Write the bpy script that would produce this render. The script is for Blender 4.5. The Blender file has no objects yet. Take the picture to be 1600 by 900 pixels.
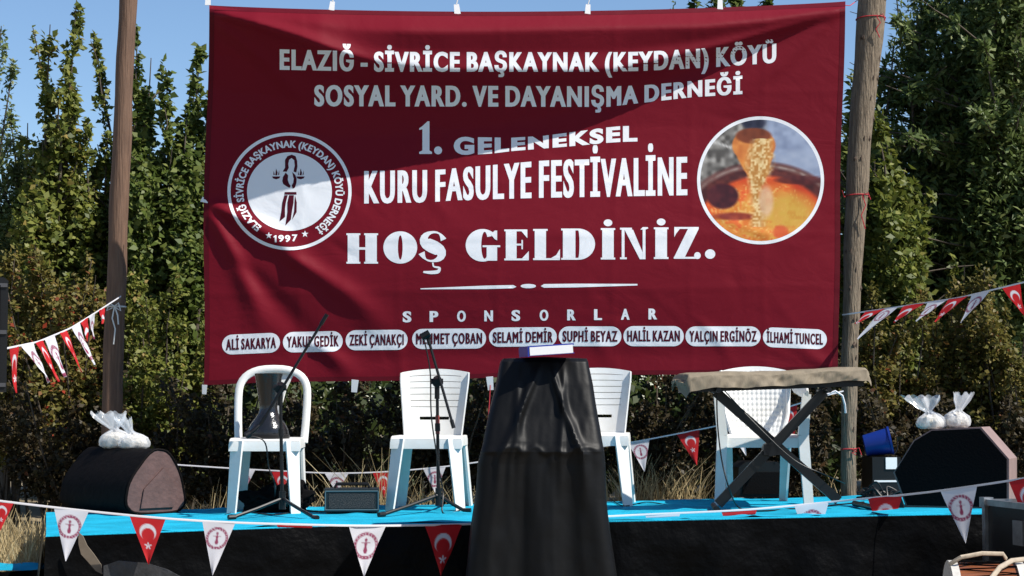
import bpy, bmesh, math, random
import numpy as np
from mathutils import Vector, Matrix

R = math.radians
rng = np.random.default_rng(7)
random.seed(7)
C = bpy.context.scene.collection
SC = bpy.context.scene

# ------------------------------------------------------------------ camera, sky, sun, exposure
FPX, CAMZ, PITCH = 2750.0, 1.15, math.atan(185 / 2750)
cam = bpy.data.cameras.new('camera')
cam.sensor_width = 36
cam.lens = 36 * FPX / 1600
cam.clip_end = 3000
cam_ob = bpy.data.objects.new('camera', cam)
C.objects.link(cam_ob)
cam_ob.location = (0, 0, CAMZ)
cam_ob.rotation_euler = (math.pi / 2 + PITCH, 0, 0)
SC.camera = cam_ob

SUN = Vector((1.0, -0.50, 1.25)).normalized()          # direction towards the sun
world = bpy.data.worlds.new('World')
SC.world = world
world.use_nodes = True
wn = world.node_tree.nodes
sky = wn.new('ShaderNodeTexSky')
sky.sky_type = 'NISHITA'
sky.sun_disc = False
sky.sun_elevation = math.asin(SUN.z)
sky.sun_rotation = math.atan2(SUN.x, SUN.y)
sky.air_density = 1.0
sky.dust_density = 0.1
sky.ozone_density = 5.0
wn['Background'].inputs['Strength'].default_value = 0.1
world.node_tree.links.new(sky.outputs[0], wn['Background'].inputs[0])
sl = bpy.data.lights.new('sun', 'SUN')
sl.energy = 5.0
sl.angle = R(0.5)
sl.color = (1.0, 0.95, 0.87)
sun_ob = bpy.data.objects.new('sun', sl)
C.objects.link(sun_ob)
sun_ob.rotation_euler = SUN.to_track_quat('Z', 'Y').to_euler()
SC.view_settings.view_transform = 'Standard'
SC.view_settings.look = 'None'
SC.view_settings.exposure = 0.5
SC.view_settings.gamma = 1.0

# ------------------------------------------------------------------ measuring: photograph pixel -> world
sp, cp = math.sin(PITCH), math.cos(PITCH)


def ray(px, py):
    x = (px - 800) / FPX
    z = (450 - py) / FPX
    return x, cp - z * sp, sp + z * cp


def at(px, py, Y):
    x, y, z = ray(px, py)
    t = Y / y
    return Vector((x * t, Y, CAMZ + z * t))


STZ, STT = 0.55, 0.012                                   # stage height, slight tilt of the boards


def on_stage(px, py):
    x, y, z = ray(px, py)
    t = (STZ - CAMZ) / (z - STT * x)
    return Vector((x * t, y * t, CAMZ + z * t))


def stz(x):
    return STZ + STT * x


# ------------------------------------------------------------------ materials
def mat(name, col, rough=0.6, var=0.0, scale=8.0, bump=0.0, bscale=40.0, spec=0.5, trans=0.0, sheen=0.0,
        metal=0.0, stretch=(1, 1, 1), col2=None, coat=0.0, bdist=0.02):
    m = bpy.data.materials.new(name)
    m.use_nodes = True
    nt = m.node_tree
    b = nt.nodes['Principled BSDF']
    b.inputs['Roughness'].default_value = rough
    b.inputs['Specular IOR Level'].default_value = spec
    b.inputs['Metallic'].default_value = metal
    b.inputs['Coat Weight'].default_value = coat
    b.inputs['Sheen Weight'].default_value = sheen
    b.inputs['Base Color'].default_value = (*col, 1)
    tc = nt.nodes.new('ShaderNodeNewGeometry')
    mp = nt.nodes.new('ShaderNodeMapping')
    mp.inputs['Scale'].default_value = stretch
    nt.links.new(tc.outputs['Position'], mp.inputs[0])
    if var > 0 or col2:
        n = nt.nodes.new('ShaderNodeTexNoise')
        n.inputs['Scale'].default_value = scale
        n.inputs['Detail'].default_value = 6
        n.inputs['Roughness'].default_value = 0.65
        nt.links.new(mp.outputs[0], n.inputs['Vector'])
        r = nt.nodes.new('ShaderNodeValToRGB')
        if col2 is None:
            c1 = tuple(c * (1 - var) for c in col)
            c2 = tuple(min(1, c * (1 + var)) for c in col)
        else:
            c1, c2 = col, col2
        r.color_ramp.elements[0].color = (*c1, 1)
        r.color_ramp.elements[1].color = (*c2, 1)
        r.color_ramp.elements[0].position = 0.32
        r.color_ramp.elements[1].position = 0.68
        nt.links.new(n.outputs[0], r.inputs[0])
        nt.links.new(r.outputs[0], b.inputs['Base Color'])
    if bump > 0:
        n2 = nt.nodes.new('ShaderNodeTexNoise')
        n2.inputs['Scale'].default_value = bscale
        n2.inputs['Detail'].default_value = 5
        nt.links.new(mp.outputs[0], n2.inputs['Vector'])
        bp = nt.nodes.new('ShaderNodeBump')
        bp.inputs['Strength'].default_value = bump
        bp.inputs['Distance'].default_value = bdist
        nt.links.new(n2.outputs[0], bp.inputs['Height'])
        nt.links.new(bp.outputs[0], b.inputs['Normal'])
    if trans > 0:
        t = nt.nodes.new('ShaderNodeBsdfTranslucent')
        src = b.inputs['Base Color'].links
        if src:
            nt.links.new(src[0].from_socket, t.inputs[0])
        else:
            t.inputs[0].default_value = (*col, 1)
        mx = nt.nodes.new('ShaderNodeMixShader')
        mx.inputs[0].default_value = trans
        nt.links.new(b.outputs[0], mx.inputs[1])
        nt.links.new(t.outputs[0], mx.inputs[2])
        nt.links.new(mx.outputs[0], nt.nodes['Material Output'].inputs[0])
    return m


def cloth_mat(name, col, trans, rough=0.6):
    """printed polyester: sharp little creases shared by everything printed on it"""
    m = mat(name, col, rough, trans=trans, spec=0.10)
    nt = m.node_tree
    b = nt.nodes['Principled BSDF']
    g = nt.nodes.new('ShaderNodeNewGeometry')
    mp = nt.nodes.new('ShaderNodeMapping')
    mp.inputs['Rotation'].default_value = (0, R(35), 0)
    mp.inputs['Scale'].default_value = (1.0, 1.0, 1.4)
    nt.links.new(g.outputs['Position'], mp.inputs[0])
    n = nt.nodes.new('ShaderNodeTexNoise')
    n.inputs['Scale'].default_value = 3.2
    n.inputs['Detail'].default_value = 4
    n.inputs['Distortion'].default_value = 0.8
    nt.links.new(mp.outputs[0], n.inputs['Vector'])
    v = nt.nodes.new('ShaderNodeTexNoise')
    v.inputs['Scale'].default_value = 11
    v.inputs['Detail'].default_value = 3
    nt.links.new(g.outputs['Position'], v.inputs['Vector'])
    ad = nt.nodes.new('ShaderNodeMath')
    ad.operation = 'MULTIPLY_ADD'
    ad.inputs[1].default_value = 0.22
    nt.links.new(v.outputs[0], ad.inputs[0])
    nt.links.new(n.outputs[0], ad.inputs[2])
    bp = nt.nodes.new('ShaderNodeBump')
    bp.inputs['Strength'].default_value = 0.22
    bp.inputs['Distance'].default_value = 0.03
    nt.links.new(ad.outputs[0], bp.inputs['Height'])
    nt.links.new(bp.outputs[0], b.inputs['Normal'])
    return m


def attr_mat(name, rough=0.5, trans=0.25, attr='Col'):
    m = bpy.data.materials.new(name)
    m.use_nodes = True
    nt = m.node_tree
    b = nt.nodes['Principled BSDF']
    b.inputs['Roughness'].default_value = rough
    b.inputs['Specular IOR Level'].default_value = 0.3
    a = nt.nodes.new('ShaderNodeAttribute')
    a.attribute_name = attr
    nt.links.new(a.outputs['Color'], b.inputs['Base Color'])
    t = nt.nodes.new('ShaderNodeBsdfTranslucent')
    nt.links.new(a.outputs['Color'], t.inputs[0])
    mx = nt.nodes.new('ShaderNodeMixShader')
    mx.inputs[0].default_value = trans
    nt.links.new(b.outputs[0], mx.inputs[1])
    nt.links.new(t.outputs[0], mx.inputs[2])
    nt.links.new(mx.outputs[0], nt.nodes['Material Output'].inputs[0])
    return m


def leaf_mat(name, stops, trans=0.33, rough=0.5):
    """stops: colours met at random from leaf to leaf"""
    m = bpy.data.materials.new(name)
    m.use_nodes = True
    nt = m.node_tree
    b = nt.nodes['Principled BSDF']
    b.inputs['Roughness'].default_value = rough
    b.inputs['Specular IOR Level'].default_value = 0.25
    a = nt.nodes.new('ShaderNodeAttribute')
    a.attribute_name = 'tint'
    r = nt.nodes.new('ShaderNodeValToRGB')
    el = r.color_ramp.elements
    while len(el) < len(stops):
        el.new(0.5)
    for i, (p, c) in enumerate(stops):
        el[i].position = p
        el[i].color = (*c, 1)
    nt.links.new(a.outputs['Fac'], r.inputs[0])
    nt.links.new(r.outputs[0], b.inputs['Base Color'])
    t = nt.nodes.new('ShaderNodeBsdfTranslucent')
    nt.links.new(r.outputs[0], t.inputs[0])
    mx = nt.nodes.new('ShaderNodeMixShader')
    mx.inputs[0].default_value = trans
    nt.links.new(b.outputs[0], mx.inputs[1])
    nt.links.new(t.outputs[0], mx.inputs[2])
    nt.links.new(mx.outputs[0], nt.nodes['Material Output'].inputs[0])
    return m


def film_mat(name):
    m = bpy.data.materials.new(name)
    m.use_nodes = True
    nt = m.node_tree
    b = nt.nodes['Principled BSDF']
    b.inputs['Base Color'].default_value = (0.85, 0.87, 0.9, 1)
    b.inputs['Roughness'].default_value = 0.12
    b.inputs['Specular IOR Level'].default_value = 0.8
    tr = nt.nodes.new('ShaderNodeBsdfTransparent')
    mx = nt.nodes.new('ShaderNodeMixShader')
    mx.inputs[0].default_value = 0.36
    nt.links.new(tr.outputs[0], mx.inputs[1])
    nt.links.new(b.outputs[0], mx.inputs[2])
    nt.links.new(mx.outputs[0], nt.nodes['Material Output'].inputs[0])
    return m


MAROON = (0.148, 0.0048, 0.0135)
M_cloth = cloth_mat('banner_maroon', MAROON, 0.02)
M_print = cloth_mat('banner_white', (0.76, 0.77, 0.80), 0.03)
M_printdark = cloth_mat('banner_dark_letters', (0.07, 0.005, 0.014), 0.02)
M_hem = cloth_mat('banner_hem', (0.095, 0.0042, 0.0105), 0.02)
M_picture = attr_mat('printed_picture', 0.45, 0.08)
M_pennant = attr_mat('pennant_cloth', 0.6, 0.35)
M_plastic = mat('white_plastic', (0.64, 0.62, 0.57), 0.4, col2=(0.74, 0.75, 0.74), scale=4, bump=0.03, bscale=60, spec=0.5)
M_carpet = mat('turquoise_carpet', (0.012, 0.33, 0.50), 0.95, var=0.24, scale=4, bump=0.4, bscale=160, spec=0.1)
M_skirt = mat('black_skirt', (0.0018, 0.0018, 0.002), 0.45, var=0.35, scale=3, bump=0.5, bscale=5, spec=0.05, bdist=0.06)
M_drape = mat('black_drape', (0.004, 0.004, 0.0043), 0.48, bump=0.10, bscale=7, spec=0.17, bdist=0.04)
M_brownpatch = mat('brown_lining', (0.14, 0.11, 0.08), 0.8, var=0.2)
M_blackplastic = mat('black_plastic', (0.006, 0.006, 0.0065), 0.42, spec=0.3, bump=0.05, bscale=200)
M_blackmetal = mat('black_metal', (0.006, 0.006, 0.0065), 0.36, spec=0.35)
M_blackfabric = mat('black_fabric', (0.0035, 0.0035, 0.004), 0.9, bump=0.12, bscale=80, spec=0.08)
M_browncover = mat('brown_cover', (0.092, 0.048, 0.043), 0.75, var=0.22, scale=14, bump=0.3, bscale=25)
M_darkcover = mat('dark_cover', (0.004, 0.003, 0.003), 0.75, var=0.2, bump=0.3, bscale=25, spec=0.08)
M_pinkside = mat('cabinet_side', (0.22, 0.15, 0.14), 0.7, var=0.15)
M_beige = mat('beige_dust_cover', (0.215, 0.178, 0.128), 0.8, var=0.09, scale=24, bump=0.3, bscale=15, bdist=0.03, spec=0.2, stretch=(1, 1, .3))
M_steel = mat('aluminium', (0.36, 0.36, 0.37), 0.42, metal=1.0, var=0.25, scale=12)
M_amp = mat('amp_covering', (0.006, 0.011, 0.013), 0.5, bump=0.1, bscale=200)
M_trim = mat('amp_trim', (0.06, 0.11, 0.13), 0.4)
M_rope = mat('white_cord', (0.62, 0.60, 0.56), 0.8)
M_ribbon = mat('white_ribbon', (0.70, 0.68, 0.70), 0.7)
M_redstring = mat('red_string', (0.45, 0.02, 0.03), 0.7)
M_tab = mat('white_tab', (0.72, 0.72, 0.72), 0.6)
M_blue = mat('blue_plastic', (0.004, 0.024, 0.19), 0.4, spec=0.4)
M_bookblue = mat('blue_cover', (0.012, 0.03, 0.30), 0.35)
M_paper = mat('paper', (0.75, 0.76, 0.78), 0.8, var=0.05, scale=90, stretch=(1, 1, 12))
M_film = film_mat('clear_plastic_film')
M_beans = mat('dry_white_beans', (0.62, 0.57, 0.48), 0.6, var=0.3, scale=60, bump=0.9, bscale=70)
M_drumwood = mat('drum_wood', (0.20, 0.062, 0.022), 0.4, var=0.35, scale=10, stretch=(1, 6, 6), coat=0.3)
M_skin = mat('drum_hoop', (0.55, 0.52, 0.47), 0.6, var=0.15, scale=20)
M_leather = mat('strap_leather', (0.42, 0.34, 0.25), 0.7, var=0.2, scale=30)
M_shiny = mat('drum_black_lacquer', (0.012, 0.012, 0.013), 0.16, spec=0.6, bump=0.12, bscale=90)
M_poleL = mat('brown_pole_wood', (0.085, 0.045, 0.027), 0.8, col2=(0.17, 0.095, 0.058), scale=5, stretch=(14, 14, 0.8),
              bump=0.5, bscale=6)
M_poleR = mat('weathered_pole_wood', (0.11, 0.08, 0.053), 0.85, col2=(0.25, 0.195, 0.135), scale=4, stretch=(16, 16, 1.6),
              bump=0.8, bscale=7, bdist=0.03)
M_knot = mat('pole_knot', (0.075, 0.05, 0.035), 0.9, var=0.3, scale=60)
M_bark = mat('bark', (0.075, 0.058, 0.042), 0.9, var=0.35, scale=20, bump=0.5, bscale=30)
M_ground = mat('dry_soil', (0.15, 0.115, 0.07), 0.95, col2=(0.27, 0.215, 0.13), scale=2.5, bump=0.6, bscale=14)
M_straw = leaf_mat('straw', [(0.0, (0.22, 0.16, 0.07)), (0.5, (0.48, 0.37, 0.19)), (1.0, (0.68, 0.56, 0.33))], 0.25, 0.7)
M_leafA = leaf_mat('sapling_leaves', [(0.0, (0.05, 0.075, 0.012)), (0.45, (0.12, 0.145, 0.025)), (0.85, (0.22, 0.225, 0.05)), (1.0, (0.28, 0.2, 0.06))])
M_leafB = leaf_mat('deep_green_leaves', [(0.0, (0.035, 0.062, 0.012)), (0.6, (0.09, 0.125, 0.024)), (1.0, (0.18, 0.2, 0.05))])
M_leafC = leaf_mat('grey_green_leaves', [(0.0, (0.055, 0.085, 0.022)), (0.6, (0.125, 0.17, 0.05)), (1.0, (0.24, 0.26, 0.11))])
M_leafD = leaf_mat('olive_red_leaves', [(0.0, (0.06, 0.055, 0.014)), (0.45, (0.135, 0.125, 0.027)), (0.8, (0.2, 0.15, 0.04)), (0.91, (0.18, 0.07, 0.028)), (1.0, (0.34, 0.045, 0.022))])
M_leafE = leaf_mat('shade_brown_scrub_leaves', [(0.0, (0.025, 0.02, 0.01)), (0.5, (0.05, 0.037, 0.017)), (0.85, (0.075, 0.06, 0.024)), (1.0, (0.13, 0.04, 0.02))])  # scrub brown, darkened to stand in for the shade under the banner
M_leafF = leaf_mat('far_wood_leaves', [(0.0, (0.022, 0.036, 0.01)), (0.6, (0.045, 0.066, 0.016)), (1.0, (0.08, 0.09, 0.025))])


# ------------------------------------------------------------------ object helpers
def tag(o, label=None, cat=None, group=None, kind=None):
    if label:
        o['label'] = label
    if cat:
        o['category'] = cat
    if group:
        o['group'] = group
    if kind:
        o['kind'] = kind
    return o


def thing(name, label, cat, loc=(0, 0, 0), rz=0.0, group=None):
    o = bpy.data.objects.new(name, None)
    o.empty_display_size = 0.1
    C.objects.link(o)
    o.location = loc
    o.rotation_euler = (0, 0, rz)
    return tag(o, label, cat, group)


def copy_tree(o, parent=None):
    c = o.copy()
    C.objects.link(c)
    if parent:
        c.parent = parent
    for ch in list(o.children):
        copy_tree(ch, c)
    return c


class MB:
    """collects shapes and links them as ONE mesh object"""

    def __init__(self):
        self.v, self.f = [], []

    def add(self, verts, faces):
        k = len(self.v)
        self.v += [tuple(p) for p in verts]
        self.f += [tuple(i + k for i in f) for f in faces]

    def box(self, c, s, rot=None):
        x, y, z = (k / 2 for k in s)
        vs = [Vector((a * x, b * y, d * z)) for a in (-1, 1) for b in (-1, 1) for d in (-1, 1)]
        if rot is not None:
            vs = [rot @ p for p in vs]
        c = Vector(c)
        self.add([p + c for p in vs], [(0, 1, 3, 2), (4, 6, 7, 5), (0, 4, 5, 1), (2, 3, 7, 6), (0, 2, 6, 4), (1, 5, 7, 3)])

    def bar(self, a, b, w0, d0, w1=None, d1=None, side=(1, 0, 0)):
        """tapered rectangular bar from a to b; w along side, d across"""
        a, b = Vector(a), Vector(b)
        w1 = w0 if w1 is None else w1
        d1 = d0 if d1 is None else d1
        ax = (b - a).normalized()
        s = Vector(side)
        s = (s - ax * s.dot(ax)).normalized()
        t = ax.cross(s)
        vs = []
        for p, w, d in ((a, w0, d0), (b, w1, d1)):
            vs += [p + s * (i * w / 2) + t * (j * d / 2) for i, j in ((-1, -1), (1, -1), (1, 1), (-1, 1))]
        self.add(vs, [(3, 2, 1, 0), (4, 5, 6, 7), (0, 1, 5, 4), (1, 2, 6, 5), (2, 3, 7, 6), (3, 0, 4, 7)])

    def tube(self, pts, r, n=8, flat=1.0, closed=False):
        pts = [Vector(p) for p in pts]
        m = len(pts)
        rs = [r] * m if isinstance(r, (int, float)) else list(r)
        up = None
        vs, fs = [], []
        for i, p in enumerate(pts):
            t = (pts[min(i + 1, m - 1)] - pts[max(i - 1, 0)])
            if t.length < 1e-9:
                t = Vector((0, 0, 1))
            t.normalize()
            if up is None:
                up = Vector((0, 1, 0)) if abs(t.y) < 0.9 else Vector((1, 0, 0))
            u = (up - t * up.dot(t)).normalized()
            w = t.cross(u)
            up = u
            for k in range(n):
                a = 2 * math.pi * k / n
                vs.append(p + u * (rs[i] * flat * math.cos(a)) + w * (rs[i] * math.sin(a)))
        for i in range(m - 1):
            for k in range(n):
                k2 = (k + 1) % n
                fs.append((i * n + k, i * n + k2, (i + 1) * n + k2, (i + 1) * n + k))
        fs.append(tuple(range(n))[::-1])
        fs.append(tuple((m - 1) * n + k for k in range(n)))
        self.add(vs, fs)

    def lathe(self, prof, c=(0, 0, 0), n=40, rot=None):
        c = Vector(c)
        vs, fs = [], []
        for r, z in prof:
            for k in range(n):
                a = 2 * math.pi * k / n
                p = Vector((r * math.cos(a), r * math.sin(a), z))
                if rot is not None:
                    p = rot @ p
                vs.append(p + c)
        for i in range(len(prof) - 1):
            for k in range(n):
                k2 = (k + 1) % n
                fs.append((i * n + k, i * n + k2, (i + 1) * n + k2, (i + 1) * n + k))
        fs.append(tuple(range(n))[::-1])
        fs.append(tuple((len(prof) - 1) * n + k for k in range(n)))
        self.add(vs, fs)

    def prism(self, poly, y0, y1):
        """outline in x-z extruded along y"""
        n = len(poly)
        vs = [Vector((x, y0, z)) for x, z in poly] + [Vector((x, y1, z)) for x, z in poly]
        fs = [tuple(range(n)), tuple(range(2 * n - 1, n - 1, -1))]
        fs += [(i, i + n, (i + 1) % n + n, (i + 1) % n) for i in range(n)]
        self.add(vs, fs)

    def grid(self, fn, nu, nv, skip=None):
        vs = [fn(i / nu, j / nv) for j in range(nv + 1) for i in range(nu + 1)]
        fs = []
        for j in range(nv):
            for i in range(nu):
                if skip and skip(i, j):
                    continue
                a = j * (nu + 1) + i
                fs.append((a, a + 1, a + nu + 2, a + nu + 1))
        self.add(vs, fs)

    def build(self, name, m, parent=None, smooth=True, bevel=0.0, seg=2, solid=0.0, off=None, sub=0, angle=40):
        me = bpy.data.meshes.new(name)
        vs = self.v
        if off is not None:
            off = Vector(off)
            vs = [tuple(Vector(p) - off) for p in vs]
        me.from_pydata(vs, [], self.f)
        bm = bmesh.new()
        bm.from_mesh(me)
        bmesh.ops.recalc_face_normals(bm, faces=bm.faces)
        bm.to_mesh(me)
        bm.free()
        me.materials.append(m)
        o = bpy.data.objects.new(name, me)
        C.objects.link(o)
        if parent:
            o.parent = parent
        if smooth:
            me.polygons.foreach_set('use_smooth', [True] * len(me.polygons))
            me.set_sharp_from_angle(angle=R(angle))
        if solid:
            s = o.modifiers.new('solid', 'SOLIDIFY')
            s.thickness = solid
            s.offset = 0
        es = o.modifiers.new('edges', 'EDGE_SPLIT')
        es.split_angle = R(45)
        if bevel:
            b = o.modifiers.new('bevel', 'BEVEL')
            b.width = bevel
            b.segments = seg
            b.limit_method = 'ANGLE'
            b.angle_limit = R(35)
        if sub:
            s = o.modifiers.new('subdivision', 'SUBSURF')
            s.levels = sub
            s.render_levels = sub
        me.update()
        return o


def np_mesh(name, v, q, m, parent=None, smooth=False, tint=None, col=None):
    me = bpy.data.meshes.new(name)
    v = np.asarray(v, np.float32)
    q = np.asarray(q, np.int32)
    k = q.shape[1]
    me.vertices.add(len(v))
    me.vertices.foreach_set('co', v.ravel())
    me.loops.add(q.size)
    me.loops.foreach_set('vertex_index', q.ravel())
    me.polygons.add(len(q))
    me.polygons.foreach_set('loop_start', np.arange(0, q.size, k, dtype=np.int32))
    me.polygons.foreach_set('loop_total', np.full(len(q), k, np.int32))
    me.update(calc_edges=True)
    if tint is not None:
        a = me.attributes.new('tint', 'FLOAT', 'POINT')
        a.data.foreach_set('value', np.asarray(tint, np.float32))
    if col is not None:
        a = me.color_attributes.new('Col', 'FLOAT_COLOR', 'POINT')
        a.data.foreach_set('color', np.asarray(col, np.float32).ravel())
    if smooth:
        me.polygons.foreach_set('use_smooth', [True] * len(q))
    me.materials.append(m)
    o = bpy.data.objects.new(name, me)
    C.objects.link(o)
    if parent:
        o.parent = parent
    return o


def srgb(*c):
    return tuple(((k / 255) / 12.92 if k / 255 < 0.04045 else ((k / 255 + 0.055) / 1.055) ** 2.4) for k in c)


# ------------------------------------------------------------------ the setting: ground
def ground_z(x, y):
    t = min(1, max(0, (y - 10.9) / 1.6))
    t = t * t * (3 - 2 * t)
    left = min(1, max(0, (-x - 2.1) / 0.8)) * min(1, max(0, (y - 9.8) / 1.2)) * 0.12
    return 0.30 * t + left * (1 - t) + 0.03 * math.sin(x * 1.7 + y) * math.sin(y * 1.3)


gx = sorted(set([-900, -300, -100, -50, -25, -15, -10] + [i * 0.4 for i in range(-20, 21)] + [10, 15, 25, 50, 100, 300, 900]))
gy = sorted(set([-300, -60, -20, -6, 0, 3, 6] + [7 + i * 0.35 for i in range(28)] + [18, 22, 30, 45, 80, 200, 600, 1500]))
g = MB()
g.add([(x, y, ground_z(x, y)) for y in gy for x in gx],
      [(j * len(gx) + i, j * len(gx) + i + 1, (j + 1) * len(gx) + i + 1, (j + 1) * len(gx) + i)
       for j in range(len(gy) - 1) for i in range(len(gx) - 1)])
tag(g.build('ground', M_ground), 'dry brown soil under the stage and the hedge', 'ground', kind='structure')


# ------------------------------------------------------------------ foliage
def leaf_cloud(P, L, W, up=0.25, out=None):
    """P (n,3) leaf bases -> verts, quads, tint; leaves point about randomly, a little upward/outward"""
    n = len(P)
    # blades turn their faces to the light, tips point about at random
    nrm = rng.normal(size=(n, 3)) * 0.62 + np.array([0.38, -0.34, 0.62])
    nrm /= np.linalg.norm(nrm, axis=1)[:, None]
    d = rng.normal(size=(n, 3))
    d[:, 2] += up
    if out is not None:
        d += out
    d -= nrm * (d * nrm).sum(1)[:, None]
    d /= np.linalg.norm(d, axis=1)[:, None] + 1e-9
    b = np.cross(d, nrm)
    s = rng.uniform(0.65, 1.3, n)[:, None]
    l, w = L * s, W * s
    p0 = P
    p1 = P + d * l * 0.45 + b * w * 0.5 + nrm * w * 0.16
    p2 = P + d * l - nrm * w * 0.12
    p3 = P + d * l * 0.45 - b * w * 0.5 + nrm * w * 0.16
    v = np.stack([p0, p1, p2, p3], 1).reshape(-1, 3)
    q = np.arange(4 * n).reshape(n, 4)
    return v, q, n


def leaves(name, P, L, W, m, parent, off, tint_bias=0.0, up=0.25, clump=0.0):
    P = np.asarray(P)
    v, q, n = leaf_cloud(P, L, W, up)
    t = np.clip(rng.beta(2, 2.2, n) + tint_bias, 0, 1)
    return np_mesh(name, v - np.asarray(off), q, m, parent, tint=np.repeat(t, 4))


def shoot_points(path, r0, n, tip=0.03, clumps=True):
    """leaf bases round a shoot (path k,3) whose radius shrinks towards the tip, gathered in clumps"""
    path = np.asarray(path)
    k = len(path) - 1
    if clumps:
        nc = max(5, n // 34)
        tc = rng.uniform(0, 1, nc) ** 0.9
        t = tc[rng.integers(0, nc, n)] + rng.normal(0, 0.012, n)
        ang_c = rng.uniform(0, 2 * math.pi, nc)
        idx = rng.integers(0, nc, n)
        t = np.clip(tc[idx] + rng.normal(0, 0.014, n), 0, 1)
        ang = ang_c[idx] + rng.normal(0, 0.5, n)
        rc = np.sqrt(rng.uniform(0.02, 1, nc))[idx] * rng.uniform(0.8, 1.15, n)
    else:
        t = rng.uniform(0, 1, n)
        ang = rng.uniform(0, 2 * math.pi, n)
        rc = np.sqrt(rng.uniform(0, 1, n))
    rad = (r0 * (1 - t) ** 0.75 + tip) * rc
    f = t * k
    i = np.minimum(f.astype(int), k - 1)
    w = (f - i)[:, None]
    p = path[i] * (1 - w) + path[i + 1] * w
    p = p + np.stack([rad * np.cos(ang), rad * np.sin(ang), rng.normal(0, 0.03, n)], 1)
    return p


def bent(a, b, k=8, sag=0.12):
    a, b = np.asarray(a, float), np.asarray(b, float)
    o = rng.normal(0, sag, 3) * np.linalg.norm(b - a) * 0.35
    t = np.linspace(0, 1, k)[:, None]
    return a * (1 - t) + b * t + o * (4 * t * (1 - t)) * 0.5 + rng.normal(0, 0.012, (k, 3)) * (t > 0)


def tree(name, label, cat, base, tips, m, L, W, r0, dens, group, trunk_r=0.05, low=None, bias=0.0, tiplen=0.03, spread=True):
    """trunk, limbs that run up to given tips, leaves along the limbs"""
    base = Vector(base)
    o = thing(name, label, cat, base, 0, group)
    limbs, pts = MB(), []
    zt = max(t[2] for t in tips)
    hgt = zt - base.z
    top = np.array([base.x + rng.normal(0, 0.06), base.y + rng.normal(0, .05), base.z + hgt * 0.55])
    tp = bent(base, top, 7, 0.05)
    tm = MB()
    tm.tube([Vector(p) for p in tp], [trunk_r * (1 - 0.65 * i / 6) for i in range(7)], 8)
    for t in tips:
        t = np.asarray(t, float)
        f = rng.uniform(0.12, 0.6)
        a = tp[0] * (1 - f) + tp[-1] * f
        p = bent(a, t, 9, 0.16)
        ln = np.linalg.norm(t - a)
        limbs.tube([Vector(q) for q in p], [trunk_r * 0.5 * (1 - 0.85 * i / 8) for i in range(9)], 6)
        pts.append(shoot_points(p, r0 * rng.uniform(0.6, 1.25), int(dens * ln * .72), tiplen))
        for _ in range(int(ln * 5)):                       # side twigs with their own leaves
            s = rng.uniform(0.1, 0.8)
            i = int(s * 8)
            q0 = p[i]
            q1 = q0 + np.array([rng.normal(0, r0 * 1.9), rng.normal(0, r0 * 1.5), abs(rng.normal(0.22, 0.2))])
            pp = bent(q0, q1, 5, 0.1)
            limbs.tube([Vector(q) for q in pp], [0.009, 0.008, 0.006, 0.005, 0.003], 4)
            pts.append(shoot_points(pp, r0 * 0.45, int(dens * 0.22), 0.025))
    if low:
        for (cx, cy, cz, rx, ry, rz_, n) in low:          # lower foliage clumps
            nc = max(8, n // 30)
            cc = rng.normal(size=(nc, 3))
            cc /= np.linalg.norm(cc, axis=1)[:, None]
            cc *= rng.uniform(0.25, 1, nc)[:, None] ** 0.5
            i = rng.integers(0, nc, n)
            p = cc[i] + rng.normal(0, 0.10, (n, 3))
            pts.append(p * np.array([rx, ry, rz_]) + np.array([cx, cy, cz]))
    tm.build('trunk', M_bark, o, off=base)
    limbs.build('branches', M_bark, o, off=base)
    leaves('crown', np.concatenate(pts), L, W, m, o, base, bias)
    return o


def gz(p):
    return Vector((p.x, p.y, ground_z(p.x, p.y)))


def base_at(px, Y):
    p = at(px, 700, Y)
    return gz(p)


def tips_at(lst, Y, j=0.5):
    return [tuple(at(x, y, Y + random.uniform(-j, j))) for x, y in lst]


def low_at(px, y0, y1, wpx, Y, n, dep=0.7):
    a, b = at(px, y0, Y), at(px, y1, Y)
    return (a.x, Y, (a.z + b.z) / 2, wpx * Y / FPX, dep, abs(a.z - b.z) / 2, n)


GT = 'saplings and trees behind the hedge'
tree('sapling_tree', 'thin sapling at the left edge of the picture above the black loudspeaker', 'tree', base_at(10, 14.2),
     tips_at([(2, 40), (22, 100), (-25, 120), (45, 190), (15, 170), (34, 240)], 14.2, .3), M_leafC, 0.047, 0.021, .13, 445, GT,
     low=[low_at(8, 260, 540, 50, 14.2, 4500)], bias=.12)
tree('sapling_tree', 'tallest green sapling left of the left pole, with spiky upright shoots', 'tree', base_at(88, 13.8),
     tips_at([(124, 0), (52, 42), (77, 40), (104, 130), (112, 100), (70, 220), (92, 230)], 13.8, .3), M_leafA, 0.058, 0.040, .105, 445, GT,
     low=[low_at(85, 240, 540, 44, 13.8, 5400)], bias=.05)
tree('sapling_tree', 'slim sapling directly beside the left edge of the brown pole', 'tree', base_at(150, 13.9),
     tips_at([(146, 55), (138, 190), (166, 210), (152, 260)], 13.9, .3), M_leafA, 0.055, 0.036, .09, 405, GT,
     low=[low_at(152, 300, 540, 36, 13.9, 3900)])
tree('sapling_tree', 'leafy sapling just right of the brown pole', 'tree', base_at(232, 13.7),
     tips_at([(216, 48), (238, 92), (256, 108), (222, 150), (268, 230), (212, 190)], 13.7, .3), M_leafB, 0.062, 0.044, .105, 445, GT,
     low=[low_at(232, 240, 540, 42, 13.7, 5400)], bias=.1)
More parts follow.
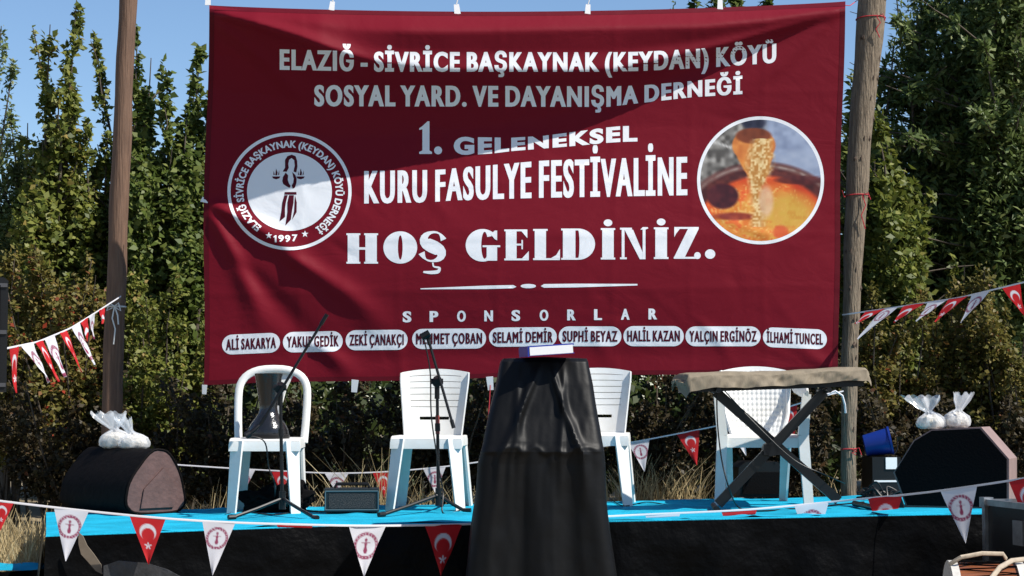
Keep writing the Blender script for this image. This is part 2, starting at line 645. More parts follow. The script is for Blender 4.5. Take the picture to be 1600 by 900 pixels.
tree('sapling_tree', 'leafy sapling against the left edge of the banner, with one bent shoot', 'tree', base_at(300, 13.8),
     tips_at([(314, 84), (288, 190), (326, 150), (280, 215), (302, 130), (340, 150)], 13.8, .3), M_leafB, 0.062, 0.044, .10, 445, GT,
     low=[low_at(305, 250, 540, 46, 13.8, 5400)], bias=.12)
tree('broadleaf_tree', 'dark tree whose top just shows above the right part of the banner', 'tree', base_at(1110, 15.0),
     tips_at([(1050, 8), (1080, -15), (1120, -30), (1150, -10), (1200, -20), (1100, 40)], 15.0, .4), M_leafB, 0.070, 0.044, .22, 567, GT,
     low=[low_at(1120, 60, 420, 110, 15.0, 6000)])
tree('broadleaf_tree', 'bright green tree close behind the weathered right pole', 'tree', base_at(1372, 13.6),
     tips_at([(1352, 100), (1380, 180), (1398, 240), (1335, 120), (1362, 250), (1420, 290)], 13.6, .3), M_leafA, 0.074, 0.040, .15, 405, GT,
     low=[low_at(1385, 260, 580, 50, 13.6, 5400)], bias=-.05)
tree('tall_tree', 'tall airy tree with sky gaps right of the weathered pole', 'tree', base_at(1450, 14.8),
     tips_at([(1402, 0), (1440, -60), (1480, -100), (1500, -60), (1398, 60), (1462, 60), (1385, 90), (1490, 110), (1448, 180)], 14.8, .5),
     M_leafC, 0.078, 0.027, .22, 513, GT, trunk_r=.07, low=[low_at(1450, 240, 600, 70, 14.8, 7800), low_at(1470, -60, 260, 60, 15.0, 3600)], bias=-.02)
tree('tall_tree', 'tall dense dark tree filling the top right corner', 'tree', base_at(1560, 14.3),
     tips_at([(1530, -100), (1570, -160), (1610, -120), (1520, 0), (1590, 20), (1640, -40), (1545, 100), (1620, 110), (1500, 90), (1580, 170)],
             14.3, .5), M_leafC, 0.078, 0.030, .27, 621, GT, trunk_r=.08, low=[low_at(1565, 160, 600, 90, 14.3, 11250), low_at(1560, -80, 220, 80, 14.6, 6500)], bias=-.02)

# shrubs of the hedge
def shrub(label, px, Y, ytop, wpx, n, m, L=.042, W=.026, bias=0.0, name='hedge_shrub', ybot=None):
    b = base_at(px, Y)
    top = at(px, ytop, Y)
    o = thing(name, label, 'shrub', b, 0, 'shrubs of the hedge behind the stage')
    w = wpx * Y / FPX
    h = top.z - b.z
    st = MB()
    pts = []
    ns = 14
    for k in range(ns):
        tip = np.array([b.x + rng.uniform(-w, w), b.y + rng.uniform(-.55, .45), b.z + h * rng.uniform(0.55, 1.04)])
        p = bent(np.array(b) + rng.normal(0, .08, 3) * np.array([1, 1, 0]), tip, 7, .14)
        st.tube([Vector(q) for q in p], [.012, .011, .009, .008, .006, .005, .003], 5)
        pts.append(shoot_points(p[2:], w * 0.36, n // ns, .06))
    st.build('stems', M_bark, o, off=b)
    leaves('foliage', np.concatenate(pts), L, W, m, o, b, bias)
    return o


shrub('olive brown shrub at the left edge, behind the hanging red and white pennants', 20, 12.9, 400, 90, 10000, M_leafD)
shrub('reddish olive shrub directly left of the brown pole, behind the left bunting', 122, 12.7, 420, 85, 10000, M_leafD, bias=.06)
shrub('green shrub between the brown pole and the banner', 255, 12.8, 420, 80, 10500, M_leafA, bias=.12)
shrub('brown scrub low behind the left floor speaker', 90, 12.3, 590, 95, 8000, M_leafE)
shrub('shade-darkened shrub behind the chair with the goblet drum', 350, 12.15, 560, 95, 6500, M_leafE)  # from here along the banner, shade is put into the leaf colour
shrub('shade-darkened shrub under the banner between the first two chairs', 520, 12.15, 560, 110, 6500, M_leafE)
shrub('shade-darkened shrub under the banner behind the slotted chair with the microphone stand', 690, 12.15, 560, 110, 6500, M_leafE)
shrub('shade-darkened shrub hidden behind the draped lectern', 860, 12.15, 560, 110, 5500, M_leafE)
shrub('shade-darkened shrub under the banner right of the half hidden chair', 1030, 12.15, 560, 110, 6500, M_leafE)
shrub('shade-darkened shrub behind the keyboard and the armchair', 1200, 12.15, 560, 110, 6500, M_leafE)
shrub('olive shrub at the foot of the weathered right pole', 1375, 12.7, 470, 80, 9500, M_leafD)
shrub('olive shrub above the right floor speaker', 1480, 12.9, 430, 85, 10000, M_leafD)
shrub('dark olive shrub at the right edge of the picture', 1590, 12.8, 440, 85, 10000, M_leafD, bias=-.06)
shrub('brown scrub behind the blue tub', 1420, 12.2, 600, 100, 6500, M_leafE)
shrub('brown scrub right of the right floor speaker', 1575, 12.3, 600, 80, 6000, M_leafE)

# the far wood: one mass that fills what shows between the near crowns
P = []
for (x0, x1, y0, y1, Y0, Y1, n) in ((-900, -60, 330, 690, 15.5, 19, 16000), (1720, 2500, 200, 690, 15.5, 19, 16000), (340, 1300, 260, 600, 17, 20, 14000), (-60, 420, 350, 700, 15.5, 18, 24000), (340, 1300, 560, 760, 13.6, 16, 16000),
                                    (1300, 1720, 230, 720, 16, 19, 30000), (1500, 1720, 40, 300, 16, 19, 9000)):
    nc = n // 45
    cx, cy, cY = rng.uniform(x0, x1, nc), y0 + (y1 - y0) * rng.uniform(0, 1, nc) ** 0.8, rng.uniform(Y0, Y1, nc)
    c = np.array([at(a, b, d) for a, b, d in zip(cx, cy, cY)])
    P.append(c[rng.integers(0, nc, n)] + rng.normal(0, .13, (n, 3)))
o = leaves('far_wood', np.concatenate(P), .10, .065, M_leafF, None, (0, 0, 0))
tag(o, 'dark mass of woodland far behind the hedge', 'woodland', kind='stuff')

# dry grass
v, q, tn = [], [], []


def blades(px0, px1, y_lo, y_hi, Y0, Y1, n, h0=.25, h1=.6, raised=None):
    for _ in range(n):
        Y = random.uniform(Y0, Y1)
        px = random.uniform(px0, px1)
        p = at(px, 700, Y)
        b = Vector((p.x, Y, ground_z(p.x, Y) - .02))
        h = random.uniform(h0, h1)
        lean = Vector((random.gauss(0, .32), random.gauss(0, .25), 1)).normalized()
        curl = Vector((random.gauss(0, .3), random.gauss(0, .3), -random.uniform(0, .45)))
        s = Vector((random.uniform(-1, 1), random.uniform(-.5, .5), 0)).normalized()
        w = random.uniform(.003, .007)
        k = len(v)
        for i in range(5):
            t = i / 4
            c = b + lean * (h * t) + curl * (h * t * t * .5)
            ww = w * (1 - .8 * t)
            v.append(c - s * ww)
            v.append(c + s * ww)
        tt = random.betavariate(2, 2)
        tn.extend([tt] * 10)
        for i in range(4):
            q.append((k + 2 * i, k + 2 * i + 1, k + 2 * i + 3, k + 2 * i + 2))


blades(-80, 100, 0, 0, 10.0, 11.3, 2600, .22, .46)
blades(230, 520, 0, 0, 11.5, 12.1, 700, .22, .5)
def tuft(px, Y, n, h0, h1, wide):
    p = at(px, 700, Y)
    for _ in range(n):
        b = Vector((p.x + random.gauss(0, wide * .35), Y + random.gauss(0, .05), 0))
        b.z = ground_z(b.x, b.y) - .02
        h = random.uniform(h0, h1)
        lean = Vector(((b.x - p.x) / wide * .35 + random.gauss(0, .16), random.gauss(0, .15), 1)).normalized()
        curl = Vector((random.gauss(0, .45), random.gauss(0, .2), -random.uniform(0, .5) ** 1.5))
        s_ = Vector((random.uniform(-1, 1), random.uniform(-.5, .5), 0)).normalized()
        w = random.uniform(.003, .007)
        k = len(v)
        for i in range(6):
            t = i / 5
            c = b + lean * (h * t) + curl * (h * t ** 3 * .45)
            v.append(c - s_ * w * (1 - .8 * t))
            v.append(c + s_ * w * (1 - .8 * t))
        tn.extend([random.betavariate(2.4, 1.6)] * 12)
        for i in range(5):
            q.append((k + 2 * i, k + 2 * i + 1, k + 2 * i + 3, k + 2 * i + 2))


for a in ((485, 11.3, 55, .52, .72, .10), (528, 11.35, 40, .5, .68, .10), (560, 11.35, 70, .58, .84, .10), (592, 11.35, 95, .6, .90, .10), (622, 11.4, 30, .5, .7, .08),
          (655, 11.4, 50, .55, .72, .10), (682, 11.4, 70, .5, .70, .10), (735, 11.4, 35, .5, .72, .10), (955, 11.75, 40, .5, .70, .12), (990, 11.75, 90, .5, .72, .12),
          (1022, 11.75, 100, .5, .76, .12), (1060, 11.8, 40, .45, .68, .12), (1085, 11.8, 60, .45, .66, .12), (1125, 11.85, 25, .4, .60, .10), (340, 11.2, 25, .5, .66, .1),
          (1300, 12.0, 30, .4, .6, .12)):
    tuft(*a)
blades(1150, 1620, 0, 0, 11.9, 12.4, 700, .2, .42)
o = np_mesh('dry_grass', np.array([tuple(p) for p in v]), np.array(q), M_straw, tint=tn)
tag(o, 'tall straw coloured dry grass round the back and left of the stage', 'grass', kind='stuff')

# ------------------------------------------------------------------ poles
def pole(name, label, pts, rad, m):
    P3 = [Vector(p) for p in pts]
    b = P3[0]
    o = thing(name, label, 'pole', b)
    k = 40
    path, rs = [], []
    n = len(P3) - 1
    for i in range(k + 1):
        f = i / k * n
        j = min(int(f), n - 1)
        w = f - j
        path.append(P3[j].lerp(P3[j + 1], w) + Vector((math.sin(i * .9) * .003, 0, 0)))
        rs.append((rad[j] * (1 - w) + rad[j + 1] * w) * (1 + .03 * math.sin(i * 1.7) + .02 * math.sin(i * .63 + 1)))
    t = MB()
    t.tube(path, rs, 20)
    t.build('shaft', m, o, off=b)
    return o, path, rs, b


Lp, lpath, lr, lb = pole('wooden_pole', 'brown wooden pole standing left of the banner',
                         [gz(at(171, 700, 11.6)), at(176, 600, 11.6), at(187, 300, 11.6), at(200, 0, 11.6), at(204, -140, 11.6)],
                         [.066, .066, .062, .058, .055], M_poleL)
Rp, rpath, rr, rb = pole('wooden_pole', 'weathered grey wooden pole standing right of the banner, thicker towards its top',
                         [gz(at(1325, 760, 11.42)), at(1326, 640, 11.42), at(1330, 480, 11.42), at(1341, 250, 11.42), at(1363, 0, 11.42),
                          at(1374, -140, 11.42)], [.05, .05, .056, .075, .092, .098], M_poleR)
kn = MB()
for _ in range(46):                                         # knots and bark flakes of the right pole
    i = random.randrange(4, 39)
    a = random.uniform(-2.6, -.3)
    c = rpath[i] + Vector((math.cos(a), math.sin(a), 0)) * (rr[i] * .985)
    kn.tube([c + Vector((0, 0, -.018)), c, c + Vector((0.004, 0, .02))], [.002, random.uniform(.006, .012), .002], 6)
kn.build('knots', M_knot, Rp, off=rb)


def strand(name, label, cat, pts, r, m, parent=None, off=None, n=6, group=None):
    t = MB()
    b = Vector(pts[0])
    t.tube([Vector(p) for p in pts], r, n)
    if parent:
        return t.build(name, m, parent, off=off)
    o = t.build(name, m, None, off=b)
    o.location = b
    return tag(o, label, cat, group)


def wrap(path, rs, i, m_off=.006, turns=1.0, c=0.0):
    out = []
    for k in range(int(18 * turns) + 1):
        a = 2 * math.pi * k / 18
        out.append(path[i] + Vector((math.cos(a), math.sin(a), 0)) * (rs[i] + m_off) + Vector((0, 0, c * k / 18)))
    return out


def near(path, z):
    return min(range(len(path)), key=lambda i: abs(path[i].z - z))


# ties on the poles
i = near(lpath, at(185, 465, 11.6).z)
t = MB()
t.tube(wrap(lpath, lr, i, .005), .006, 6)
f0 = lpath[i] + Vector((.01, -lr[i] - .012, 0))
for sx in (-1, 1):
    t.tube([f0, f0 + Vector((.03 * sx, -.02, .02)), f0 + Vector((.045 * sx, -.02, -.03)), f0 + Vector((.01 * sx, -.01, -.01))], .005, 6)
t.tube([f0, f0 + Vector((-.01, -.015, -.08)), f0 + Vector((.01, -.012, -.15)), f0 + Vector((.0, -.01, -.25))], .005, 6)
t.tube([f0, f0 + Vector((.025, -.015, -.06)), f0 + Vector((.03, -.012, -.12))], .005, 6)
b = lpath[i]
o = t.build('cord_tie', M_rope, None, off=b)
o.location = b
tag(o, 'white cord bow knotted round the brown left pole', 'cord')
for (py, lab, drop) in ((38, 'red string tied near the top of the weathered pole', .14), (300, 'red string tied to the weathered pole beside the banner edge', .22),
                        (705, 'red string tied low on the weathered pole', .03)):
    i = near(rpath, at(1335, py, 11.42).z)
    t = MB()
    t.tube(wrap(rpath, rr, i, .003, 1.0, .01), .0035, 5)
    f0 = rpath[i] + Vector((.02, -rr[i] - .006, 0))
    t.tube([f0, f0 + Vector((.02, -.012, -drop * .3)), f0 + Vector((-.01, -.01, -drop * .6)), f0 + Vector((.015, -.008, -drop))], .0035, 5)
    t.tube([f0, f0 + Vector((.035, -.015, .015)), f0 + Vector((.05, -.015, -.03))], .0035, 5)
    b = rpath[i]
    o = t.build('red_string', M_redstring, None, off=b)
    o.location = b
    tag(o, lab, 'string')

# ------------------------------------------------------------------ the banner
BY = 11.2
GX = np.arange(300, 1345, 2.0)
GYp = np.arange(-10, 620, 2.0)


def build_depth():
    xs = GX
    ym = np.interp(xs, [320, 420, 500, 600, 700, 900, 960, 1040, 1130, 1220, 1330], [16, 46, 73, 100, 110, 112, 110, 94, 72, 45, 14])
    yb = np.interp(xs, [320, 550, 750, 850, 950, 1000, 1060, 1130, 1200, 1320], [312, 290, 250, 225, 190, 165, 134, 108, 82, 18])
    h = 1.5 * np.interp(xs, [320, 400, 500, 690, 862, 980, 1065, 1200, 1320], [.15, .23, .250, .195, .150, .108, .085, .045, .012])
    y1 = np.interp(xs, [320, 560, 700, 1100, 1200, 1330], [10, 46, 48, 40, 30, 8])
    D = np.zeros((len(GYp), len(xs)))
    for i in range(len(xs)):
        yf = ym[i] + max(10, .62 * (yb[i] - ym[i]))
        k = np.interp(xs[i], [320, 540, 640, 1100, 1250, 1330], [0, 0, 1, 1, .5, .2])
        w = yf - ym[i]
        cy = [-10, 4, y1[i], (y1[i] + ym[i]) / 2 + 4, ym[i], ym[i] + .12 * w, ym[i] + .35 * w, ym[i] + .65 * w, yf, 420, 590, 625]
        hh = h[i]
        cd = [hh - .15, hh - .14, hh + .05 * k - .016, hh + .001 * k - .008, hh, hh * .80, hh * .44, hh * .14, 0, .0, .0, .0]
        cy = np.maximum.accumulate(np.array(cy) + np.arange(len(cy)) * .01)
        D[:, i] = np.interp(GYp, cy, cd)
    X, Y = np.meshgrid(xs, GYp)

    def fold(A, B, amp, w, mid=None):
        a, b = np.array(A, float), np.array(B, float)
        d = b - a
        L = np.hypot(*d)
        d /= L
        s = (X - a[0]) * d[0] + (Y - a[1]) * d[1]
        n = -(X - a[0]) * d[1] + (Y - a[1]) * d[0]
        ww = w * (.5 + .9 * np.clip(s / L, 0, 1))
        n = n + 10 * np.sin(s / L * 3.0)
        fade = np.clip(s / 25, 0, 1) * np.clip((L - s) / (.45 * L), 0, 1)
        return amp * np.exp(-(n / ww) ** 2) * fade

    D += fold((322, 316), (500, 430), .046, 15)
    D += fold((322, 325), (415, 530), .034, 14)
    D += fold((440, 395), (620, 530), .032, 17)
    D += fold((470, 530), (560, 600), .026, 14)
    D -= fold((360, 400), (520, 590), .02, 20)
    D += fold((330, 18), (600, 112), .05, 10)
    D += fold((330, 30), (520, 210), .022, 11)
    D += fold((1316, 10), (1130, 160), .012, 12)
    D += fold((1312, 575), (1230, 520), .010, 12)
    D += fold((1318, 300), (1180, 420), .006, 14)
    D += fold((1080, 490), (1150, 585), .007, 9)
    D += fold((900, 500), (960, 590), .005, 10)
    u = (X - 820) / 500
    low = np.clip((Y - 200) / 250, 0, 1)
    D += .15 * (1 - u * u) * low * np.clip((620 - Y) / 260, .25, 1)
    # packing creases
    for xc in (470, 625, 780, 960, 1080, 1195):
        D += .0028 * np.exp(-((X - xc - 2 * np.sin(Y / 40)) / 3.0) ** 2)
    for yc in (150, 288, 372, 455, 540):
        D += .0030 * np.exp(-((Y - yc + X * .012 - 8 - 1.5 * np.sin(X / 50)) / 2.6) ** 2)
    for _ in range(90):                                     # loose wrinkles
        cx, cyy = rng.uniform(330, 1310), rng.uniform(120, 590)
        a = rng.normal(.7, .5)
        l, w = rng.uniform(20, 70), rng.uniform(5, 10)
        s = (X - cx) * math.cos(a) + (Y - cyy) * math.sin(a)
        n = -(X - cx) * math.sin(a) + (Y - cyy) * math.cos(a)
        D += rng.normal(0, .0022) * np.exp(-(s / l) ** 2 - (n / w) ** 2)
    ker = np.array([1, 2, 3, 4, 3, 2, 1], float)
    ker /= ker.sum()
    for ax in (0, 1):
        pad = np.pad(D, [(3, 3) if ax == 0 else (0, 0), (3, 3) if ax == 1 else (0, 0)], mode='edge')
        D = sum(kk * np.take(pad, range(j, j + D.shape[ax]), axis=ax) for j, kk in enumerate(ker))
    return D


DEP = build_depth()


def depth(px, py):
    fx = np.clip((np.asarray(px, float) - GX[0]) / 2, 0, len(GX) - 1.001)
    fy = np.clip((np.asarray(py, float) - GYp[0]) / 2, 0, len(GYp) - 1.001)
    i, j = fx.astype(int), fy.astype(int)
    a, b = fx - i, fy - j
    return (DEP[j, i] * (1 - a) * (1 - b) + DEP[j, i + 1] * a * (1 - b) + DEP[j + 1, i] * (1 - a) * b + DEP[j + 1, i + 1] * a * b)


def bpos(px, py, lift=0.0):
    """points of the cloth (n,3); lift raises print a hair above it"""
    px, py = np.asarray(px, float), np.asarray(py, float)
    Y = BY - depth(px, py) - lift
    x = (px - 800) / FPX
    z = (450 - py) / FPX
    t = Y / (cp - z * sp)
    return np.stack([x * t, Y, CAMZ + (sp + z * cp) * t], -1)


def bnormal(px, py):
    e = 3.0
    du = bpos(px + e, py) - bpos(px - e, py)
    dv = bpos(px, py + e) - bpos(px, py - e)
    n = np.cross(du, dv)
    n /= np.linalg.norm(n, axis=-1)[..., None]
    return np.where(n[..., 1:2] > 0, -n, n)


def edges_banner(t, s):
    """t 0..1 down, s 0..1 across -> pixel; the edges bow between the ties"""
    tl, tr, bl, br = np.array([327, 8.]), np.array([1321, 2.]), np.array([318, 602.]), np.array([1310, 580.])
    left = tl + (bl - tl) * t + np.array([1.6 * math.sin(t * 9) - 2.5 * math.sin(math.pi * t), 0])
    right = tr + (br - tr) * t + np.array([-2.0 * math.sin(math.pi * t) + 1.0 * math.sin(t * 11), 0])
    p = left * (1 - s) + right * s
    top_sag = 13 * math.sin(math.pi * s) ** .8 * (1 - t) ** 3
    bot = -(1.5 * math.sin(s * 14) + 2.0 * math.sin(math.pi * s)) * t ** 6
    return p[0], p[1] + top_sag + bot


banner = thing('banner', 'large maroon festival welcome banner hanging between the two poles', 'banner', tuple(bpos(820, 590)))
BO = np.array(banner.location)


def link_print(name, pts2, faces, m, parent, lift, off=None, label=None):
    """flat print given in photo pixels, laid on the cloth"""
    pts2 = np.asarray(pts2, float)
    lf = np.full(len(pts2), lift) if np.isscalar(lift) else np.asarray(lift)
    co = bpos(pts2[:, 0], pts2[:, 1], lf) - BO
    me = bpy.data.meshes.new(name)
    me.from_pydata([tuple(c) for c in co], [], [tuple(f) for f in faces])
    me.materials.append(m)
    me.polygons.foreach_set('use_smooth', [True] * len(me.polygons))
    me.update()
    # make the faces look at the camera side
    bm = bmesh.new()
    bm.from_mesh(me)
    bm.normal_update()
    bad = [f for f in bm.faces if f.normal.y > 0]
    if bad:
        bmesh.ops.reverse_faces(bm, faces=bad)
    bm.to_mesh(me)
    bm.free()
    me.normals_split_custom_set_from_vertices([tuple(n) for n in bnormal(pts2[:, 0], pts2[:, 1])])
    o = bpy.data.objects.new(name, me)
    C.objects.link(o)
    o.parent = parent
    if label:
        o['label'] = label
    return o


NU, NV = 200, 118
pp = np.array([edges_banner(j / NV, i / NU) for j in range(NV + 1) for i in range(NU + 1)])
ff = [(j * (NU + 1) + i, j * (NU + 1) + i + 1, (j + 1) * (NU + 1) + i + 1, (j + 1) * (NU + 1) + i) for j in range(NV) for i in range(NU)]
link_print('cloth', pp, ff, M_cloth, banner, 0.0)
# hems: stitched double strips along the four edges
hp, hf = [], []


def hem(ts):
    k = len(hp)
    for (t0, s0), (t1, s1) in ts:
        hp.append(edges_banner(t0, s0))
        hp.append(edges_banner(t1, s1))
    for i in range(len(ts) - 1):
        hf.append((k + 2 * i, k + 2 * i + 1, k + 2 * i + 3, k + 2 * i + 2))


hem([((0, s), (.012, s)) for s in np.linspace(0, 1, 201)])
hem([((.988, s), (1, s)) for s in np.linspace(0, 1, 201)])
hem([((t, 0), (t, .008)) for t in np.linspace(.0125, .9875, 118)])
hem([((t, .992), (t, 1)) for t in np.linspace(.0125, .9875, 118)])
link_print('hem', hp, hf, M_hem, banner, 0.0012)

# white ties
for n_, (px, py, w, hgt, up) in enumerate(((325, 6, 9, 12, 1), (518, 14, 9, 9, 1), (715, 20, 10, 10, 1), (918, 20, 9, 10, 1), (1125, 13, 9, 11, 1),
                                           (555, 596, 11, 12, -1), (765, 591, 11, 13, -1), (975, 588, 11, 14, -1), (320, 604, 8, 9, -1), (319, 314, 12, 5, 1))):
    p = bpos(px, py)
    s = BY / FPX
    t = MB()
    a = Vector(p) + Vector((0, -.006, -.01 * up))
    bb = a + Vector((.008 * math.sin(n_ * 2.3), .01, up * hgt * 1.6 * s))
    t.bar(a, bb, w * s, .004, w * s * .8, .003)
    t.build('tie_tab', M_tab, banner, off=BO, bevel=.001)
    if up > 0:
        t2 = MB()
        t2.tube([bb, bb + Vector((.03, .02, .12)), bb + Vector((.02, .05, .5))], .0035, 5)
        t2.build('tie_cord', M_rope, banner, off=BO)
# side ties to the poles
for side, (py, pathx, rs_) in (('r', (298, rpath, rr)), ('r', (8, rpath, rr)), ('r', (578, rpath, rr))):
    px = 319 if side == 'l' else 1316
    a = Vector(bpos(px, py))
    i = near(pathx, a.z + (.05 if side == 'l' else .02))
    e = pathx[i] + Vector(((rs_[i] + .003) * (1 if side == 'l' else -1), 0, 0))
    t = MB()
    t.tube([a, a.lerp(e, .5) + Vector((0, 0, -.02)), e], .0028, 5)
    t.build('tie_cord', M_redstring if side == 'r' else M_rope, banner, off=BO)

# --- lettering
fcache = {}


def glyph(ch):
    """outline of one character of the built-in font as (verts, faces, advance)"""
    if ch in fcache:
        return fcache[ch]

    def adv(s):
        cu = bpy.data.curves.new('t', 'FONT')
        cu.body = s
        cu.size = 1
        cu.resolution_u = 5
        cu.dimensions = '2D'
        cu.fill_mode = 'FRONT'
        ob = bpy.data.objects.new('t', cu)
        C.objects.link(ob)
        bpy.context.view_layer.update()
        dg = bpy.context.evaluated_depsgraph_get()
        me = bpy.data.meshes.new_from_object(ob.evaluated_get(dg))
        vv = np.array([x.co[:2] for x in me.vertices]) if len(me.vertices) else np.zeros((0, 2))
        ps = [tuple(p.vertices) for p in me.polygons]
        bpy.data.objects.remove(ob)
        bpy.data.curves.remove(cu)
        bpy.data.meshes.remove(me)
        return vv, ps

    vv, ps = adv(ch)
    w1 = adv('I' + ch + 'I')[0][:, 0].max()
    w0 = adv('II')[0][:, 0].max()
    fcache[ch] = (vv, ps, w1 - w0)
    return fcache[ch]


def embolden(vv, ps, ox, oy):
    """grow an outline sideways by ox and up/down by oy"""
    if (ox <= 0 and oy <= 0) or len(vv) == 0:
        return vv, ps
    bm = bmesh.new()
    bvs = [bm.verts.new((x, y, 0)) for x, y in vv]
    for p in ps:
        try:
            bm.faces.new([bvs[i] for i in p])
        except ValueError:
            pass
    bmesh.ops.remove_doubles(bm, verts=bm.verts, dist=1e-5)
    bm.verts.ensure_lookup_table()
    bm.normal_update()
    mv = {}
    for vtx in bm.verts:
        ns = []
        for e in vtx.link_edges:
            if len(e.link_faces) == 1:
                f = e.link_faces[0]
                m = (e.verts[0].co + e.verts[1].co) / 2
                d = (e.verts[1].co - e.verts[0].co)
                if d.length < 1e-9:
                    continue
                nn = Vector((d.y, -d.x, 0)).normalized()
                # outward: away from the third vertex of the face
                c = f.calc_center_median()
                opp = [x.co for x in f.verts if x not in e.verts]
                ref = opp[0] if opp else c
                if nn.dot(ref - m) > 0:
                    nn = -nn
                ns.append(nn)
        if not ns:
            continue
        n1, n2 = ns[0], ns[-1]
        o1 = math.hypot(ox * n1.x, oy * n1.y)
        o2 = math.hypot(ox * n2.x, oy * n2.y)
        det = n1.x * n2.y - n1.y * n2.x
        if abs(det) < .25:
            nn = (n1 + n2)
            nn = nn.normalized() if nn.length > 1e-6 else n1
            mv[vtx] = nn * ((o1 + o2) / 2)
        else:
            x = (o1 * n2.y - o2 * n1.y) / det
            y = (n1.x * o2 - n2.x * o1) / det
            l = math.hypot(x, y)
            mx = 2.2 * max(o1, o2)
            k = min(1, mx / l) if l > 0 else 1
            mv[vtx] = Vector((x * k, y * k, 0))
    for vtx, d in mv.items():
        vtx.co += d
    bm.verts.index_update()
    r = np.array([x.co[:2] for x in bm.verts]), [tuple(x.index for x in f.verts) for f in bm.faces]
    bm.free()
    return r


def cut(pts, faces, step=6.0):
    """cut a flat print along a pixel grid so that it can follow the cloth"""
    bm = bmesh.new()
    bvs = [bm.verts.new((x, y, 0)) for x, y in pts]
    for p in faces:
        try:
            bm.faces.new([bvs[i] for i in p])
        except ValueError:
            pass
    bm.normal_update()
    bmesh.ops.triangulate(bm, faces=bm.faces)
    a = np.asarray(pts)
    for ax in (0, 1):
        lo, hi = a[:, ax].min(), a[:, ax].max()
        k = math.ceil(lo / step) * step
        while k < hi:
            no = (1, 0, 0) if ax == 0 else (0, 1, 0)
            co = (k, 0, 0) if ax == 0 else (0, k, 0)
            bmesh.ops.bisect_plane(bm, geom=bm.verts[:] + bm.edges[:] + bm.faces[:], plane_co=co, plane_no=no)
            k += step
    bm.verts.index_update()
    r = [tuple(x.co[:2]) for x in bm.verts], [tuple(x.index for x in f.verts) for f in bm.faces]
    bm.free()
    return r


class Print:
    def __init__(self):
        self.p, self.f, self.l = [], [], []

    def add(self, pts, faces, lift=.0012, step=6.0):
        pts, faces = cut(pts, faces, step)
        k = len(self.p)
        self.p += list(pts)
        self.l += [lift] * len(pts)
        self.f += [tuple(i + k for i in f) for f in faces]

    def poly(self, pts, lift=.0012, step=6.0):
        self.add(pts, [tuple(range(len(pts)))], lift, step)

    def link(self, name, m, parent, label=None):
        return link_print(name, self.p, self.f, m, parent, self.l, label=label)


CAP = 0.727


def set_text(pr, s, x0, x1, top, base, ox=.03, oy=.02, track=0.0, lift=.0012, step=6.0):
    """letters from x0 to x1; top and base are lists of (x, y) that give the height line and the base line"""
    pen, items = 0.0, []
    for ch in s:
        if ch == ' ':
            pen += .26 + track
            continue
        vv, ps, adv = glyph(ch)
        vv, ps = embolden(vv, ps, ox, oy)
        items.append((vv + np.array([pen, 0]), ps))
        pen += adv + 2 * ox * .9 + track
    lo = min(v[:, 0].min() for v, _ in items)
    hi = max(v[:, 0].max() for v, _ in items)
    tx, ty = zip(*top)
    bx, by = zip(*base)
    for v, ps in items:
        px = x0 + (v[:, 0] - lo) / (hi - lo) * (x1 - x0)
        yt, yb = np.interp(px, tx, ty), np.interp(px, bx, by)
        py = yb + (yt - yb) * (v[:, 1] + oy) / (CAP + 2 * oy)
        pr.add(np.stack([px, py], 1), ps, lift, step)


pr = Print()
set_text(pr, 'ELAZIĞ - SİVRİCE BAŞKAYNAK (KEYDAN) KÖYÜ', 437, 1213, [(437, 75), (590, 79), (940, 80), (1000, 79), (1100, 74), (1213, 66)],
         [(437, 109), (590, 112), (940, 112), (1000, 111), (1100, 106), (1213, 98)], .060, .026)
pr.link('lettering', M_print, banner)
pr = Print()
set_text(pr, 'SOSYAL YARD. VE DAYANIŞMA DERNEĞİ', 491, 1160, [(491, 131), (950, 133), (1000, 132), (1080, 125), (1160, 118)],
         [(491, 166), (950, 167), (1000, 161), (1080, 152), (1160, 147)], .060, .026)
pr.link('lettering', M_print, banner)
pr = Print()
pr.poly([(660, 197), (668, 189.5), (671, 189.5), (671, 235), (675, 237.5), (675, 240.5), (655, 240.5), (655, 237.5), (660, 235), (660, 202), (655, 203), (655, 200.5)])
pr.poly([(684.5 + 6.2 * math.cos(a), 235 + 6.2 * math.sin(a)) for a in np.linspace(0, 2 * math.pi, 25)[:-1]])
set_text(pr, 'GELENEKSEL', 709, 996, [(709, 212), (800, 214), (850, 211), (910, 203), (960, 196), (996, 195)],
         [(709, 242), (760, 241), (800, 236), (850, 232), (910, 227), (960, 222), (996, 221)], .06, .045)
pr.link('lettering', M_print, banner)
pr = Print()
set_text(pr, 'KURU FASULYE FESTİVALİNE', 569, 1074, [(569, 264), (690, 262), (720, 259), (849, 247), (1074, 241)],
         [(569, 318), (670, 316), (710, 313), (849, 309), (1074, 305)], .062, .010)
pr.link('lettering', M_print, banner)

# decorative fat letters
def Zp(x, y):                                              # measuring frame of the enlarged detail
    return (530 + x / 2.6667, 180 + y / 2.6667)


pr = Print()


